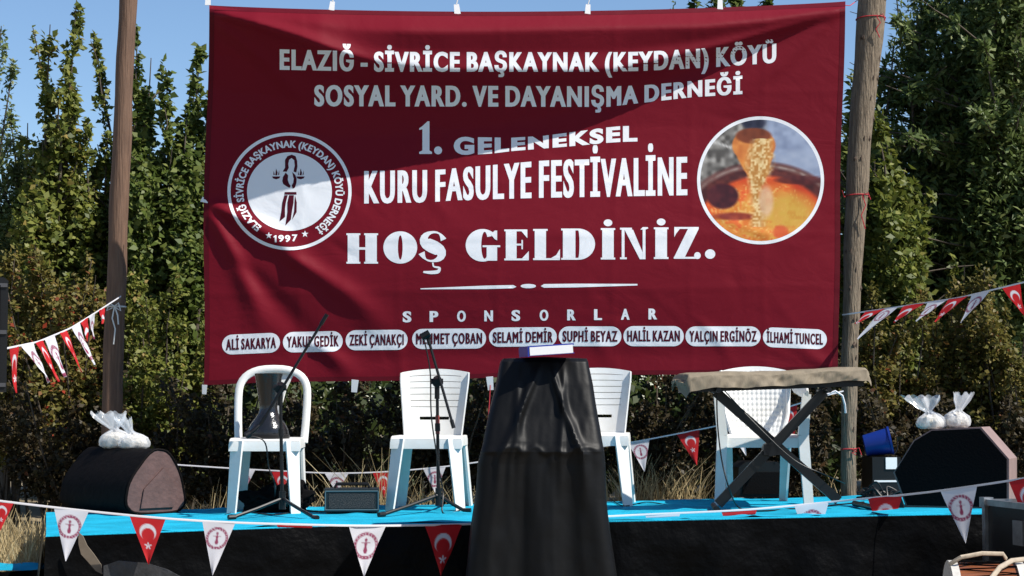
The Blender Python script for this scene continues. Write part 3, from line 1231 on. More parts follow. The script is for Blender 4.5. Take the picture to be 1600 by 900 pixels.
def fat(ch, x0, x1, yt, yb):
    W, H = x1 - x0, yb - yt

    def P_(pts, layer=0):
        pr.poly([Zp(x0 + a * W, yb - c * H) for a, c in pts], .0012 + layer * .0004)

    def rect(a0, c0, a1, c1, layer=0):
        P_([(a0, c0), (a1, c0), (a1, c1), (a0, c1)], layer)

    def ring(cx, cy, rx, ry, ix, iy, a0=0, a1=360, icx=None, layer=0):
        icx = cx if icx is None else icx
        n = 44
        an = [R(a0 + (a1 - a0) * i / n) for i in range(n + 1)]
        pts = []
        for a in an:
            pts.append((cx + rx * math.cos(a), cy + ry * math.sin(a)))
            pts.append((icx + ix * math.cos(a), cy + iy * math.sin(a)))
        pr.add([Zp(x0 + a * W, yb - c * H) for a, c in pts], [(2 * i, 2 * i + 1, 2 * i + 3, 2 * i + 2) for i in range(n)], .0012 + layer * .0004)

    def stroke(path, ws, layer=0):
        # smooth the path
        n = 30
        t = np.linspace(0, len(path) - 1, n)
        a = np.interp(t, range(len(path)), [p[0] for p in path])
        c = np.interp(t, range(len(path)), [p[1] for p in path])
        w = np.interp(t, range(len(path)), ws)
        for _ in range(3):
            a[1:-1] = (a[:-2] + 2 * a[1:-1] + a[2:]) / 4
            c[1:-1] = (c[:-2] + 2 * c[1:-1] + c[2:]) / 4
        da, dc = np.gradient(a) * W, np.gradient(c) * H
        l = np.hypot(da, dc)
        pts = []
        for i in range(n):
            nx, ny = -dc[i] / l[i], da[i] / l[i]
            pts.append((a[i] + nx * w[i] * H / W / 2, c[i] + ny * w[i] / 2))
            pts.append((a[i] - nx * w[i] * H / W / 2, c[i] - ny * w[i] / 2))
        pr.add([Zp(x0 + p * W, yb - q_ * H) for p, q_ in pts], [(2 * i, 2 * i + 1, 2 * i + 3, 2 * i + 2) for i in range(n - 1)], .0012 + layer * .0004)

    def dot(cx, cy, rx, ry):
        P_([(cx + rx * math.cos(a), cy + ry * math.sin(a)) for a in np.linspace(0, 2 * math.pi, 25)[:-1]])

    if ch == 'H':
        for s in (0, .56):
            rect(.04 + s, .06, .40 + s, .94)
            rect(s, 0, .44 + s, .06)
            rect(s, .94, .44 + s, 1)
        rect(.40, .46, .60, .54)
    elif ch == 'O':
        ring(.5, .5, .5, .53, .07, .40)
    elif ch == 'S':
        stroke([(.93, .72), (.80, .96), (.45, 1.0), (.12, .84), (.16, .62), (.50, .50), (.86, .36), (.86, .12), (.5, .0), (.18, .06), (.05, .30)],
               [.20, .05, .08, .22, .38, .44, .38, .22, .07, .05, .22])
        stroke([(.5, -.02), (.52, -.16), (.80, -.19), (.72, -.33), (.42, -.35), (.12, -.33)], [.05, .05, .07, .12, .11, .06], 1)
    elif ch == 'G':
        ring(.5, .5, .5, .53, .10, .44, 38, 318, icx=.56)
        rect(.62, .0, .93, .44, 1)
        rect(.50, .44, 1.02, .50)
        P_([(.86, .98), (.93, .98), (.93, .66), (.86, .70), (.74, .86)], 2)
    elif ch == 'E':
        rect(.06, .06, .50, .94)
        rect(0, .94, .94, 1)
        rect(0, 0, 1.0, .06)
        rect(.50, .48, .72, .54)
        P_([(.94, 1), (.86, .94), (.70, .94), (.94, .72)], 1)
        P_([(1.0, 0), (.90, .06), (.72, .06), (1.0, .30)], 1)
        P_([(.70, .66), (.76, .66), (.76, .36), (.70, .36)], 1)
    elif ch == 'L':
        rect(.06, .06, .48, .94)
        rect(0, .94, .54, 1)
        rect(0, 0, 1, .06)
        P_([(1.0, 0), (.92, .06), (.66, .06), (.86, .16), (1.0, .36)], 1)
    elif ch == 'D':
        rect(.05, .06, .42, .94)
        rect(0, .94, .52, 1)
        rect(0, 0, .52, .06)
        ring(.50, .5, .50, .5, .04, .44, -90, 90, layer=1)
    elif ch == 'I':
        rect(.10, .06, .90, .94)
        rect(0, .94, 1, 1)
        rect(0, 0, 1, .06)
        dot(.5, 1.17, .30, .11)
    elif ch == 'N':
        rect(.06, .06, .16, .94)
        rect(0, 0, .24, .06)
        rect(0, .94, .42, 1)
        P_([(.16, .94), (.46, .94), (.90, .0), (.70, .0)], 1)
        rect(.80, .0, .90, .94, 2)
        P_([(.72, .94), (.90, .94), (1.0, .98), (.98, 1.02), (.80, 1.02)], 3)
    elif ch == 'Z':
        rect(.02, .94, .98, 1)
        rect(.0, 0, .96, .06)
        P_([(.56, .94), (.98, .94), (.44, .06), (.02, .06)])
        P_([(.02, 1), (.02, .68), (.10, .80), (.24, .94)], 1)
        dot(.93, .10, .13, .11)
    elif ch == '.':
        dot(.5, .14, .5, .15)


for ch, a, b in (('H', 30, 162), ('O', 184, 325), ('S', 338, 442), ('G', 527, 668), ('E', 688, 790), ('L', 808, 920), ('D', 925, 1066),
                 ('I', 1090, 1150), ('N', 1170, 1288), ('I', 1311, 1372), ('Z', 1394, 1500), ('.', 1524, 1567)):
    mid = (a + b) / 2
    fat(ch, a, b, np.interp(mid, [30, 600, 1567], [494, 478, 464]), np.interp(mid, [30, 600, 1567], [620, 606, 597]))
pr.link('lettering', M_print, banner)

pr = Print()
pr.poly([(657, 450.5), (657, 452), (760, 451.6), (802, 450.4), (807, 448), (802, 445.4), (760, 446.2)])
pr.poly([(825.5 + 12 * math.cos(a), 447 + 3.4 * math.sin(a)) for a in np.linspace(0, 2 * math.pi, 25)[:-1]])
pr.poly([(996, 443.6), (996, 446), (900, 449), (850, 449.6), (845, 447), (850, 443.8), (900, 443.2)])
pr.link('ornament_line', M_print, banner)
pr = Print()
for ch, x in zip('SPONSORLAR', (636, 678, 721, 763.5, 806, 850, 893, 935, 977, 1020)):
    yt = 485.5 - (x - 636) * .0115
    set_text(pr, ch, x - 6.8, x + 6.8 - (1.2 if ch == 'L' else 0), [(0, yt), (1600, yt)], [(0, yt + 18), (1600, yt + 18)], .062, .02)
pr.link('lettering', M_print, banner)

# sponsor name plates
plates = (('ALİ SAKARYA', 347, 437.5, 521.5, 552.5, -4), ('YAKUP GEDİK', 442, 535.5, 518, 550, -2), ('ZEKİ ÇANAKÇI', 540, 637, 515.5, 547, -1),
          ('MEHMET ÇOBAN', 644, 759.5, 513.5, 545, -1), ('SELAMİ DEMİR', 764, 870, 511.5, 541.5, -1), ('SUPHİ BEYAZ', 873, 971, 510, 541, 0),
          ('HALİL KAZAN', 974, 1068.5, 509.5, 541, 0), ('YALÇIN ERGİNÖZ', 1071, 1188.5, 510, 541, 0), ('İLHAMİ TUNCEL', 1192, 1292, 513, 544, 4))
for s, x0, x1, y0, y1, tl in plates:
    r = (y1 - y0) / 2
    cy = (y0 + y1) / 2
    pts = []
    for a in np.linspace(-90, 90, 15):
        pts.append((x1 - r + r * math.cos(R(a)), cy + r * math.sin(R(a))))
    for a in np.linspace(90, 270, 15):
        pts.append((x0 + r + r * math.cos(R(a)), cy + r * math.sin(R(a))))
    f = lambda x: tl * (x - (x0 + x1) / 2) / (x1 - x0)
    pts = [(x, y + f(x)) for x, y in pts]
    pr = Print()
    pr.poly(pts)
    pl = pr.link('sponsor_plate', M_print, banner)
    pr = Print()
    m = 6
    set_text(pr, s, x0 + m, x1 - m, [(x0, y0 + 6.0 + f(x0)), (x1, y0 + 6.0 + f(x1))], [(x0, y0 + 24 + f(x0)), (x1, y0 + 24 + f(x1))], .060, .02, lift=.0026)
    pr.link('name', M_printdark, pl)

# round emblem
def E1(x, y):
    return (320 + x / 3.75, 180 + y / 3.75)


emb_c = (452.3, 299.0)


def ell(cx, cy, rx, ry, n=96):
    return [(cx + rx * math.cos(a), cy + ry * math.sin(a)) for a in np.linspace(0, 2 * math.pi, n + 1)[:-1]]


pr = Print()
oo, ii = ell(*emb_c, 97, 92), ell(*emb_c, 92, 87)
pr.add(oo + ii, [(k, (k + 1) % 96, 96 + (k + 1) % 96, 96 + k) for k in range(96)])
pr.poly(ell(emb_c[0], emb_c[1] + .3, 66.3, 61.3))
em = pr.link('emblem', M_print, banner)
pr = Print()


def ring_text(s, a0, a1, r_in, cap, outward=True, ox=.045, oy=.03):
    pen, items = 0, []
    for ch in s:
        if ch == ' ':
            pen += .30
            continue
        vv, ps, adv = glyph(ch)
        vv, ps = embolden(vv, ps, ox, oy)
        items.append((vv, ps, pen, adv))
        pen += adv + .10
    total = pen - .10
    for vv, ps, p0, adv in items:
        a = R(a0 + (a1 - a0) * (p0 + adv / 2) / total)
        k = cap / CAP
        lx = (vv[:, 0] - adv / 2) * k * .88
        ly = vv[:, 1] * k
        if outward:                                          # tops point outwards, reading clockwise
            rr_ = r_in + ly
            x = emb_c[0] + (rr_ * math.sin(a) + lx * math.cos(a))
            y = emb_c[1] - (rr_ * math.cos(a) - lx * math.sin(a)) * .948
        else:
            rr_ = r_in - ly
            x = emb_c[0] + (rr_ * math.sin(a) - lx * math.cos(a) * -1)
            y = emb_c[1] - (rr_ * math.cos(a) + lx * math.sin(a) * -1 * -1) * .948
        pr.add(np.stack([x, y], 1), ps)


ring_text('ELAZIĞ SİVRİCE BAŞKAYNAK (KEYDAN) KÖYÜ DERNEĞİ', -143, 146, 72.5, 11.5)
pr.poly([E1(x, y) for x, y in ((403, 718), (403, 710), (414, 703), (420, 703), (420, 745), (410, 745), (410, 715))])
for ch, zx in zip('997', (447, 485, 527)):
    set_text(pr, ch, *(lambda c, w: (c[0] - w, c[0] + w))(E1(zx, 0), 3.1 if ch == '1' else 4.3),
             [(0, E1(0, 702 - abs(zx - 470) * .1)[1]), (1600, E1(0, 702 - abs(zx - 470) * .1)[1])],
             [(0, E1(0, 744 - abs(zx - 470) * .1)[1]), (1600, E1(0, 744 - abs(zx - 470) * .1)[1])], .04, .03)
for zx, zy in ((375, 705), (587, 696)):
    c = E1(zx, zy)
    pr.poly([(c[0] + (5.6 if k % 2 == 0 else 2.3) * math.sin(R(36 * k)), c[1] - (5.6 if k % 2 == 0 else 2.3) * math.cos(R(36 * k))) for k in range(10)])
pr.link('emblem_lettering', M_print, em)
pr = Print()
for poly in ([(470, 262), (484, 240), (510, 231), (532, 240), (541, 268), (543, 300), (536, 336), (520, 330), (527, 296), (524, 264), (508, 251), (494, 262), (489, 284),
              (492, 308), (480, 331), (456, 330), (470, 308)],
             [(474, 336), (458, 362), (454, 386), (460, 404), (478, 416), (496, 426), (503, 414), (492, 398), (486, 378), (488, 352)],
             [(512, 333), (530, 350), (538, 372), (537, 395), (528, 424), (516, 430), (509, 412), (518, 396), (521, 372)],
             [(468, 450), (536, 450), (538, 465), (466, 465)],
             [(466, 469), (454, 512), (449, 560), (438, 622), (470, 596), (470, 545), (476, 508), (486, 469)],
             [(494, 469), (484, 512), (484, 570), (472, 647), (504, 612), (512, 556), (520, 512), (522, 469)],
             [(529, 469), (539, 512), (538, 568), (512, 612), (524, 560), (526, 512)],
             [(394, 359), (442, 359), (436, 370), (418, 376), (400, 370)], [(536, 359), (586, 359), (579, 370), (561, 376), (542, 370)],
             [(413, 352), (418, 312), (426, 336), (424, 352)], [(402, 350), (403, 326), (410, 350)], [(429, 350), (436, 322), (436, 348)],
             [(556, 352), (561, 312), (569, 336), (567, 352)], [(546, 350), (547, 326), (553, 350)], [(572, 350), (580, 322), (579, 348)]):
    pr.poly([E1(x, y) for x, y in poly], .0026)
pr.link('emblem_figure', M_printdark, em)

# round picture: a ladle of beans over a pot
def vnoise(x, y, s, seed):
    r = np.random.default_rng(seed)
    T = r.uniform(0, 1, (64, 64))
    fx, fy = x / s, y / s
    i, j = np.floor(fx).astype(int), np.floor(fy).astype(int)
    a, b = fx - i, fy - j
    a, b = a * a * (3 - 2 * a), b * b * (3 - 2 * b)
    g_ = lambda p, q_: T[q_ % 64, p % 64]
    return (g_(i, j) * (1 - a) + g_(i + 1, j) * a) * (1 - b) + (g_(i, j + 1) * (1 - a) + g_(i + 1, j + 1) * a) * b


def paint(X, Y):
    n1, n2, n3 = vnoise(X, Y, 70, 1), vnoise(X, Y, 26, 2), vnoise(X, Y, 11, 3)
    col = np.zeros(X.shape + (3,))

    def put(mask, c1, c2, n):
        m = np.clip(mask, 0, 1)[..., None]
        c = np.array(c1) * (1 - n[..., None]) + np.array(c2) * n[..., None]
        col[:] = col * (1 - m) + c * m

    def el(cx, cy, rx, ry, soft=.06):
        d = np.sqrt(((X - cx) / rx) ** 2 + ((Y - cy) / ry) ** 2)
        return np.clip((1 - d) / soft + .5, 0, 1)

    mix = np.clip(n1 * .5 + n2 * .5, 0, 1)
    put(np.ones_like(X), (80, 76, 72), (168, 164, 158), np.clip(n2 * 1.5 - .3, 0, 1))                # rubble
    put(np.clip((X - 470) / 60, 0, 1), (118, 130, 158), (176, 188, 212), mix)                      # blue grey cloth
    put(el(440, 120, 70, 40, .3), (38, 40, 58), (60, 62, 82), n2)
    put(np.exp(-((Y - 235 - .35 * (X - 220)) / 8.) ** 2) * (X > 200) * (X < 310), (210, 205, 200), (190, 188, 184), n3)
    put(el(700, 340, 130, 60, .5) * .6, (196, 204, 220), (150, 162, 186), n2)
    put(el(490, 700, 470, 350), (60, 24, 26), (104, 48, 42), n2)                                   # pot
    put(el(490, 702, 462, 340) * (1 - el(490, 712, 452, 330)), (170, 150, 140), (120, 90, 84), n2)
    put(el(500, 770, 400, 340), (196, 62, 30), (226, 96, 40), n1)                                  # sauce
    put(el(500, 810, 350, 310, .35), (208, 110, 40), (236, 184, 88), np.clip(mix * 1.6 - .3, 0, 1))
    put(np.clip((n2 - .62) * 6, 0, 1) * el(500, 770, 390, 330) * .7, (222, 70, 36), (236, 120, 50), n3)
    put(np.clip((n3 - .7) * 6, 0, 1) * el(500, 790, 380, 320) * .6, (244, 206, 130), (236, 190, 110), n2)
    put(el(640, 640, 150, 110, .6) * .75, (214, 168, 76), (196, 158, 58), n2)
    put(el(260, 550, 92, 74, .2), (58, 18, 28), (88, 32, 38), n2)
    put(el(330, 668, 120, 22, .6), (128, 44, 34), (160, 66, 40), n2)
    put(el(720, 455, 150, 26, .3) * .8, (70, 26, 30), (96, 40, 40), n2)
    put(np.clip((np.interp(Y, [255, 330, 400, 470], [120, 108, 74, 30]) - np.abs(X - np.interp(Y, [250, 400], [442, 455]))) / 12, 0, 1) * (Y > 250) * (Y < 470), (206, 116, 52), (232, 150, 74), n2)
    put(el(442, 252, 127, 98), (198, 112, 54), (226, 146, 74), n2)                                 # ladle
    put(el(440, 196, 104, 46, .2), (104, 50, 30), (132, 66, 40), n2)
    wcol = np.interp(Y, [215, 300, 400, 480, 560, 720], [70, 86, 88, 56, 40, 60])
    cxx = np.interp(Y, [215, 300, 400, 480, 560, 720], [490, 482, 470, 460, 455, 465])
    bm_ = np.clip((wcol - np.abs(X - cxx) + 26 * (n2 - .5)) / 34, 0, 1) * (Y > 212) * (Y < 730)
    put(bm_, (186, 128, 62), (236, 206, 150), np.clip(n3 * 1.6 - .3, 0, 1))
    put(el(515, 580, 42, 90, .5) * .8, (226, 190, 160), (214, 172, 140), n2)
    put(el(600, 760, 46, 40, .4) * .7, (220, 84, 48), (206, 60, 40), n2)
    c = col / 255
    return np.where(c < .04045, c / 12.92, ((c + .055) / 1.055) ** 2.4)


pr = Print()
pc = (1188.4, 281.8)
oo, ii = ell(*pc, 99.2, 100), ell(*pc, 94.0, 94.8)
pr.add(oo + ii, [(k, (k + 1) % 96, 96 + (k + 1) % 96, 96 + k) for k in range(96)])
frame = pr.link('picture_ring', M_print, banner)
na, nr = 200, 76
pts, fcs = [pc], []
for j in range(1, nr + 1):
    for k in range(na):
        a = 2 * math.pi * k / na
        pts.append((pc[0] + 94 * j / nr * math.cos(a), pc[1] + 94.8 * j / nr * math.sin(a)))
for k in range(na):
    fcs.append((0, 1 + k, 1 + (k + 1) % na))
for j in range(nr - 1):
    for k in range(na):
        k2 = (k + 1) % na
        fcs.append((1 + j * na + k, 1 + (j + 1) * na + k, 1 + (j + 1) * na + k2, 1 + j * na + k2))
pic = link_print('picture', pts, fcs, M_picture, frame, .0014)
pa = np.array(pts)
colr = paint((pa[:, 0] - 1060) * 3.75, (pa[:, 1] - 160) * 3.75)
ca = pic.data.color_attributes.new('Col', 'FLOAT_COLOR', 'POINT')
ca.data.foreach_set('color', np.concatenate([colr * .92, np.ones((len(colr), 1))], 1).astype(np.float32).ravel())

# red string that hangs from the lower hem
a = Vector(bpos(766, 592)) + Vector((0, -.01, -.04))
strand('red_string', 'red string hanging from the lower edge of the banner beside the lectern', 'string',
       [a, a + Vector((-.006, 0, -.12)), a + Vector((-.02, -.01, -.28)), a + Vector((-.03, 0, -.48))], .004, M_redstring)

# ------------------------------------------------------------------ the stage
FL, FR = on_stage(72, 836), on_stage(1590, 800)
BL, BR = on_stage(72, 800), on_stage(1640, 770)
FLm, FRm = on_stage(535, 819), on_stage(954, 813)
stage = thing('stage', 'low stage with a turquoise carpeted top and black cloth skirt', 'stage', ((FL.x + FR.x) / 2, (FL.y + FR.y) / 2, 0))
SO = stage.location
front = [FL, FLm, FRm, on_stage(1300, 805.5), FR]


def fpt(s):
    f = s * 4
    i = min(int(f), 3)
    return front[i].lerp(front[i + 1], f - i)


t = MB()
t.grid(lambda u, v_: fpt(u).lerp(BL.lerp(BR, u), v_) + Vector((0, 0, .003 * math.sin(u * 40 + v_ * 5) * math.sin(v_ * 9 + u * 3) + .008 * max(0, math.sin(u * 61 + 3 * math.sin(v_ * 4 + u * 9))) ** 6 * (.3 + .7 * abs(math.sin(u * 7))))), 260, 30)
t.build('carpet', M_carpet, stage, off=SO)
t = MB()
n = 90
for k, dz in enumerate((-.006, -.05)):
    pass
top = [fpt(i / n) for i in range(n + 1)]
vs = []
for i, p in enumerate(top):
    w = .006 * math.sin(i * .9) + .004 * math.sin(i * 2.1)
    vs += [p + Vector((0, 0, .0)), p + Vector((0, -.006, -.004)), p + Vector((0, -.008, -.018 + w * .5))]
t.add(vs, [(3 * i + j, 3 * i + j + 1, 3 * i + j + 4, 3 * i + j + 3) for i in range(n) for j in range(2)])
t.build('carpet_edge', M_carpet, stage, off=SO)
t = MB()
vs = []
rows = 14
for i, p in enumerate([fpt(k / 220) for k in range(221)]):
    for j in range(rows + 1):
        f = j / rows
        zz = (p.z - .008) * (1 - f) + .01 * f
        fold = (.020 * math.sin(i * .21 + 1.3 * math.sin(i * .05)) + .010 * math.sin(i * .53 + f * 3)) * (.15 + f)
        sag = .012 * math.sin(i * .085) * math.exp(-((f - .25) / .15) ** 2)
        vs.append(Vector((p.x, p.y - .012 - .05 * f + fold + sag, zz)))
fs = [(i * (rows + 1) + j, i * (rows + 1) + j + 1, (i + 1) * (rows + 1) + j + 1, (i + 1) * (rows + 1) + j) for i in range(220) for j in range(rows)]
t.add(vs, fs)
# left and right ends
for s, (a, b) in ((-1, (FL, BL)), (1, (FR, BR))):
    t.grid(lambda u, v_: Vector((a.lerp(b, u).x + s * (.012 + .05 * v_ + .015 * math.sin(u * 20) * v_), a.lerp(b, u).y,
                                 (a.lerp(b, u).z - .008) * (1 - v_) + .01 * v_)), 24, 8)
t.build('skirt', M_skirt, stage, off=SO)
t = MB()                                                    # boards and legs under the carpet
dk = [fpt(k / 12) + Vector((0, .09, 0)) for k in range(13)] + [BL.lerp(BR, 1 - k / 12) + Vector((0, -.02, 0)) for k in range(13)]
nd = len(dk)
t.add([p + Vector((0, 0, -.012)) for p in dk] + [p + Vector((0, 0, -.06)) for p in dk],
      [tuple(range(nd)), tuple(range(2 * nd - 1, nd - 1, -1))] + [(k, k + nd, (k + 1) % nd + nd, (k + 1) % nd) for k in range(nd)])
t.build('deck', M_bark, stage, off=SO, smooth=False)
for u in (.04, .35, .65, .96):
    for w in (.22, .92):
        p = fpt(u).lerp(BL.lerp(BR, u), w)
        t = MB()
        gzz = ground_z(p.x, p.y)
        t.box((p.x, p.y, (p.z - .06 + gzz) / 2), (.06, .06, max(.05, p.z - .06 - gzz)))
        t.build('leg', M_bark, stage, off=SO)
# brown lining patch on the skirt at left
t = MB()
a = [(123, 832), (130, 838), (136, 852), (147, 866), (158, 882), (160, 897), (150, 892), (138, 878), (127, 866), (123, 850)]
p3 = [at(x, y, 8.62) for x, y in a]
t.add(p3, [tuple(range(len(p3)))])
t.build('lining_flap', M_brownpatch, stage, off=SO, solid=.01)
t = MB()
a = [(162, 884), (185, 876), (230, 880), (262, 890), (290, 905), (290, 930), (162, 930)]
p3 = [at(x, y, 8.58 + .02 * (i % 2)) for i, (x, y) in enumerate(a)]
t.add(p3, [tuple(range(len(p3)))])
t.build('lining_flap', mat('grey_lining', (0.03, 0.03, 0.032), .6, var=.4, scale=12, bump=.5, bscale=14), stage, off=SO, solid=.01)

# low carpeted step at the far left
sp_ = thing('carpeted_step', 'low turquoise carpeted step on the ground left of the stage', 'step', at(20, 895, 9.75))
so = sp_.location
t = MB()
a, b = at(-60, 891, 9.6), at(72, 889, 9.6)
zt = .27
c1, c2, c3, c4 = Vector((a.x, 9.55, zt)), Vector((b.x, 9.55, zt)), Vector((b.x, 10.0, zt)), Vector((a.x, 10.0, zt))
t.grid(lambda u, v_: c1.lerp(c2, u).lerp(c4.lerp(c3, u), v_) + Vector((0, (.05 * math.sin(u * 9) if v_ == 0 else 0), .004 * math.sin(u * 14))), 24, 4)
t.build('carpet', M_carpet, sp_, off=so)
t = MB()
t.grid(lambda u, v_: c1.lerp(c2, u) + Vector((0, .05 * math.sin(u * 9) - .005 + .02 * math.sin(u * 40) * v_, -.003 - (zt - .0) * v_)), 40, 6)
t.build('skirt', M_skirt, sp_, off=so)

# ------------------------------------------------------------------ chairs
def leg_L(xs, ys, top_z, foot, wt=.085, wb=.06, th=.014):
    """one moulded leg: two plates that meet in a corner, tapering to the foot"""
    m = MB()
    T = Vector((xs, ys, top_z))
    F = Vector(foot)
    sx = 1 if xs > 0 else -1
    sy = 1 if ys > 0 else -1
    for w_t, w_b, ax in ((wt, wb, 0), (wt * .8, wb * .9, 1)):
        d = Vector((-sx * .84, sy * .54, 0)) if ax == 0 else Vector((-sx * .1, -sy, 0)).normalized()
        nrm = Vector((-sx * .54, -sy * .84, 0)) if ax == 0 else Vector((-sx, 0, 0))
        st = 0
        q = [T + d * st, T + d * w_t, F + d * w_b, F + d * st]
        q2 = [p + nrm * th for p in q]
        m.add(q + q2, [(0, 1, 2, 3), (7, 6, 5, 4), (0, 4, 5, 1), (1, 5, 6, 2), (2, 6, 7, 3), (3, 7, 4, 0)])
    return m


def seat_mb(w=.41, d=.40, z=.43):
    m = MB()
    def f(u, v_):
        x, y = (u - .5) * w, (v_ - .5) * d
        r = 1 - .06 * (2 * v_ - 1) ** 4 * 0 - .05 * max(0, v_ - .5)
        e = max(abs(2 * u - 1), abs(2 * v_ - 1))
        dish = -.012 * (1 - (2 * u - 1) ** 2) * (1 - (2 * v_ - 1) ** 2) - .016 * max(0, (.12 - v_) / .12) ** 2
        return Vector((x * r, y, z + dish))
    m.grid(f, 18, 16)
    # apron all round
    ring = [(i / 18, 0) for i in range(18)] + [(1, j / 16) for j in range(16)] + [(1 - i / 18, 1) for i in range(18)] + [(0, 1 - j / 16) for j in range(16)]
    k = len(ring)
    a = [f(*p) for p in ring]
    b = [p + Vector((p.x * .015, (p.y) * .015, -.02)) for p in a]
    c = [p + Vector((p.x * .02, p.y * .02, -.055 + .012 * math.sin(i / k * 4 * math.pi * 2) * 0)) for i, p in enumerate(a)]
    m.add(a + b + c, [(i, (i + 1) % k, k + (i + 1) % k, k + i) for i in range(k)] + [(k + i, k + (i + 1) % k, 2 * k + (i + 1) % k, 2 * k + i) for i in range(k)])
    return m


def finish(m, name, par, **kw):
    return m.build(name, M_plastic, par, **kw)


def back_curve(s, t, w0, w1, z0, z1, y0, rec, bow):
    w = w0 + (w1 - w0) * t
    return Vector((s * w / 2, y0 + rec * t - bow * (1 - s * s) * -1 * 1.0 - .0, z0 + (z1 - z0) * t))


def chair_common(root, w=.41, d=.40, z=.43, splay=.03, seat=True):
    finish(seat_mb(w, d, z), 'seat', root, solid=.007, angle=50)
    for sx in (-1, 1):
        for sy in (-1, 1):
            leg = leg_L(sx * w * .495, sy * d * .43, z - .012, (sx * (w * .5 + splay), sy * (d * .5 + splay * (1.0 if sy < 0 else 1.6)), 0))
            finish(leg, 'leg', root, bevel=.004)


def slat_chair(label, loc, rz):
    root = thing('plastic_chair', label, 'chair', loc, rz, 'white slotted plastic chairs')
    chair_common(root)
    # backrest with long slots
    slits = [(.30, .045, .50)] + [(tt, .009, .78) for tt in (.46, .55, .64, .73, .82, .91)]
    rows = [0.0]
    for tt, hh, _ in slits:
        rows += [tt - hh / 2, tt + hh / 2]
    rows += [.15, .97, 1.0]
    rows = sorted(rows)
    cols = sorted(set([-1, -.95, -.86, -.78, -.65, -.5, -.35, -.2, 0, .2, .35, .5, .65, .78, .86, .95, 1]))

    def f(s, t):
        w = .335 + .075 * min(1, t * 1.15)
        edge = .03 * abs(s) ** 6 * (t > .9)
        zt = .405 + (.835 - .405) * t - (.022 * s * s) * t ** 6
        return Vector((s * w / 2, .175 + .10 * t + .035 * (1 - s * s) * 1.0, zt))
    m = MB()
    vs = [f(s, t) for t in rows for s in cols]
    nc = len(cols)
    fs = []
    for j in range(len(rows) - 1):
        tm_ = (rows[j] + rows[j + 1]) / 2
        for i in range(nc - 1):
            sm = (cols[i] + cols[i + 1]) / 2
            if any(abs(tm_ - tt) < hh / 2 and abs(sm) < ww for tt, hh, ww in slits):
                continue
            a = j * nc + i
            fs.append((a, a + 1, a + nc + 1, a + nc))
    m.add(vs, fs)
    finish(m, 'backrest', root, solid=.009, angle=60)
    # turned-forward side flanges
    for sx in (-1, 1):
        m = MB()
        k = len(rows)
        vs = []
        for t in rows:
            p = f(sx, t)
            vs += [p, p + Vector((sx * .004, -.028, -.004))]
        m.add(vs, [(2 * i, 2 * i + 1, 2 * i + 3, 2 * i + 2) for i in range(k - 1)])
        finish(m, 'side_flange', root, solid=.008)
    return root


def place(root, pxL, pxR, py, Yadj=0):
    a = on_stage((pxL + pxR) / 2, py)
    root.location = a


# chair with open arched back
p = on_stage(410, 803)
ch1 = thing('plastic_chair', 'white plastic chair with an open arched back, carrying the goblet drum', 'chair', p + Vector((0, .21, 0)), R(2))
chair_common(ch1, w=.40, splay=.012)
m = MB()
arch = []
for k in range(41):
    a = k / 40
    th_ = math.pi * (1 - a)
    if a < .28:
        f = a / .28
        arch.append((-.195 - .012 * math.sin(f * math.pi * .5), .40 + .28 * f))
    elif a > .72:
        f = (1 - a) / .28
        arch.append((.195 + .012 * math.sin(f * math.pi * .5), .40 + .28 * f))
    else:
        f = (a - .28) / .44
        an = math.pi * (1 - f)
        arch.append((.207 * math.copysign(abs(math.cos(an)) ** .8, math.cos(an)), .68 + .165 * math.sin(an) ** .75))
m.tube([Vector((x, .185 + .12 * (z - .4) / .45, z)) for x, z in arch], [.024] * 41, 10, flat=.7)
finish(m, 'back_arch', ch1)
m = MB()


def splat(u, v_):
    s = 2 * u - 1
    w = np.interp(v_, [0, .2, .5, .75, 1], [.16, .12, .105, .155, .25])
    return Vector((s * w / 2, .19 + .118 * v_ + .02 * (1 - s * s), .41 + .415 * v_))


m.grid(splat, 10, 16)
finish(m, 'back_splat', ch1, solid=.009)

c2 = slat_chair('white slotted plastic chair behind the microphone stand, left of the lectern', on_stage(669, 798) + Vector((0, .20, 0)), R(-4))
c3 = copy_tree(c2)
c3.location = on_stage(933, 791) + Vector((0, .20, 0))
c3.rotation_euler = (0, 0, R(-6))
c3['label'] = 'white slotted plastic chair half hidden behind the right side of the lectern'

# armchair behind the keyboard
p = on_stage(1197, 790)
ch4 = thing('plastic_armchair', 'white plastic armchair with a woven pattern back, behind the keyboard stand', 'chair', p + Vector((0, .24, 0)), R(-3))
finish(seat_mb(.44, .42, .41), 'seat', ch4, solid=.008, angle=50)
for sx in (-1, 1):
    m = leg_L(sx * .215, .20, .40, (sx * .19, .27, 0), .07, .05)
    finish(m, 'leg', ch4, bevel=.004)
    m = MB()                                                # front leg rises to carry the arm
    m.bar((sx * .262, -.235, 0), (sx * .238, -.20, .41), .055, .045, .062, .05)
    m.bar((sx * .238, -.20, .41), (sx * .262, -.19, .655), .062, .05, .05, .045)
    finish(m, 'leg', ch4, bevel=.012)
    m = MB()
    m.tube([Vector((sx * .262, -.215, .655)), Vector((sx * .272, -.10, .672)), Vector((sx * .262, .06, .668)), Vector((sx * .235, .20, .69)), Vector((sx * .21, .255, .73))],
           [.022, .03, .03, .026, .02], 10, flat=.45)
    finish(m, 'armrest', ch4)
m = MB()


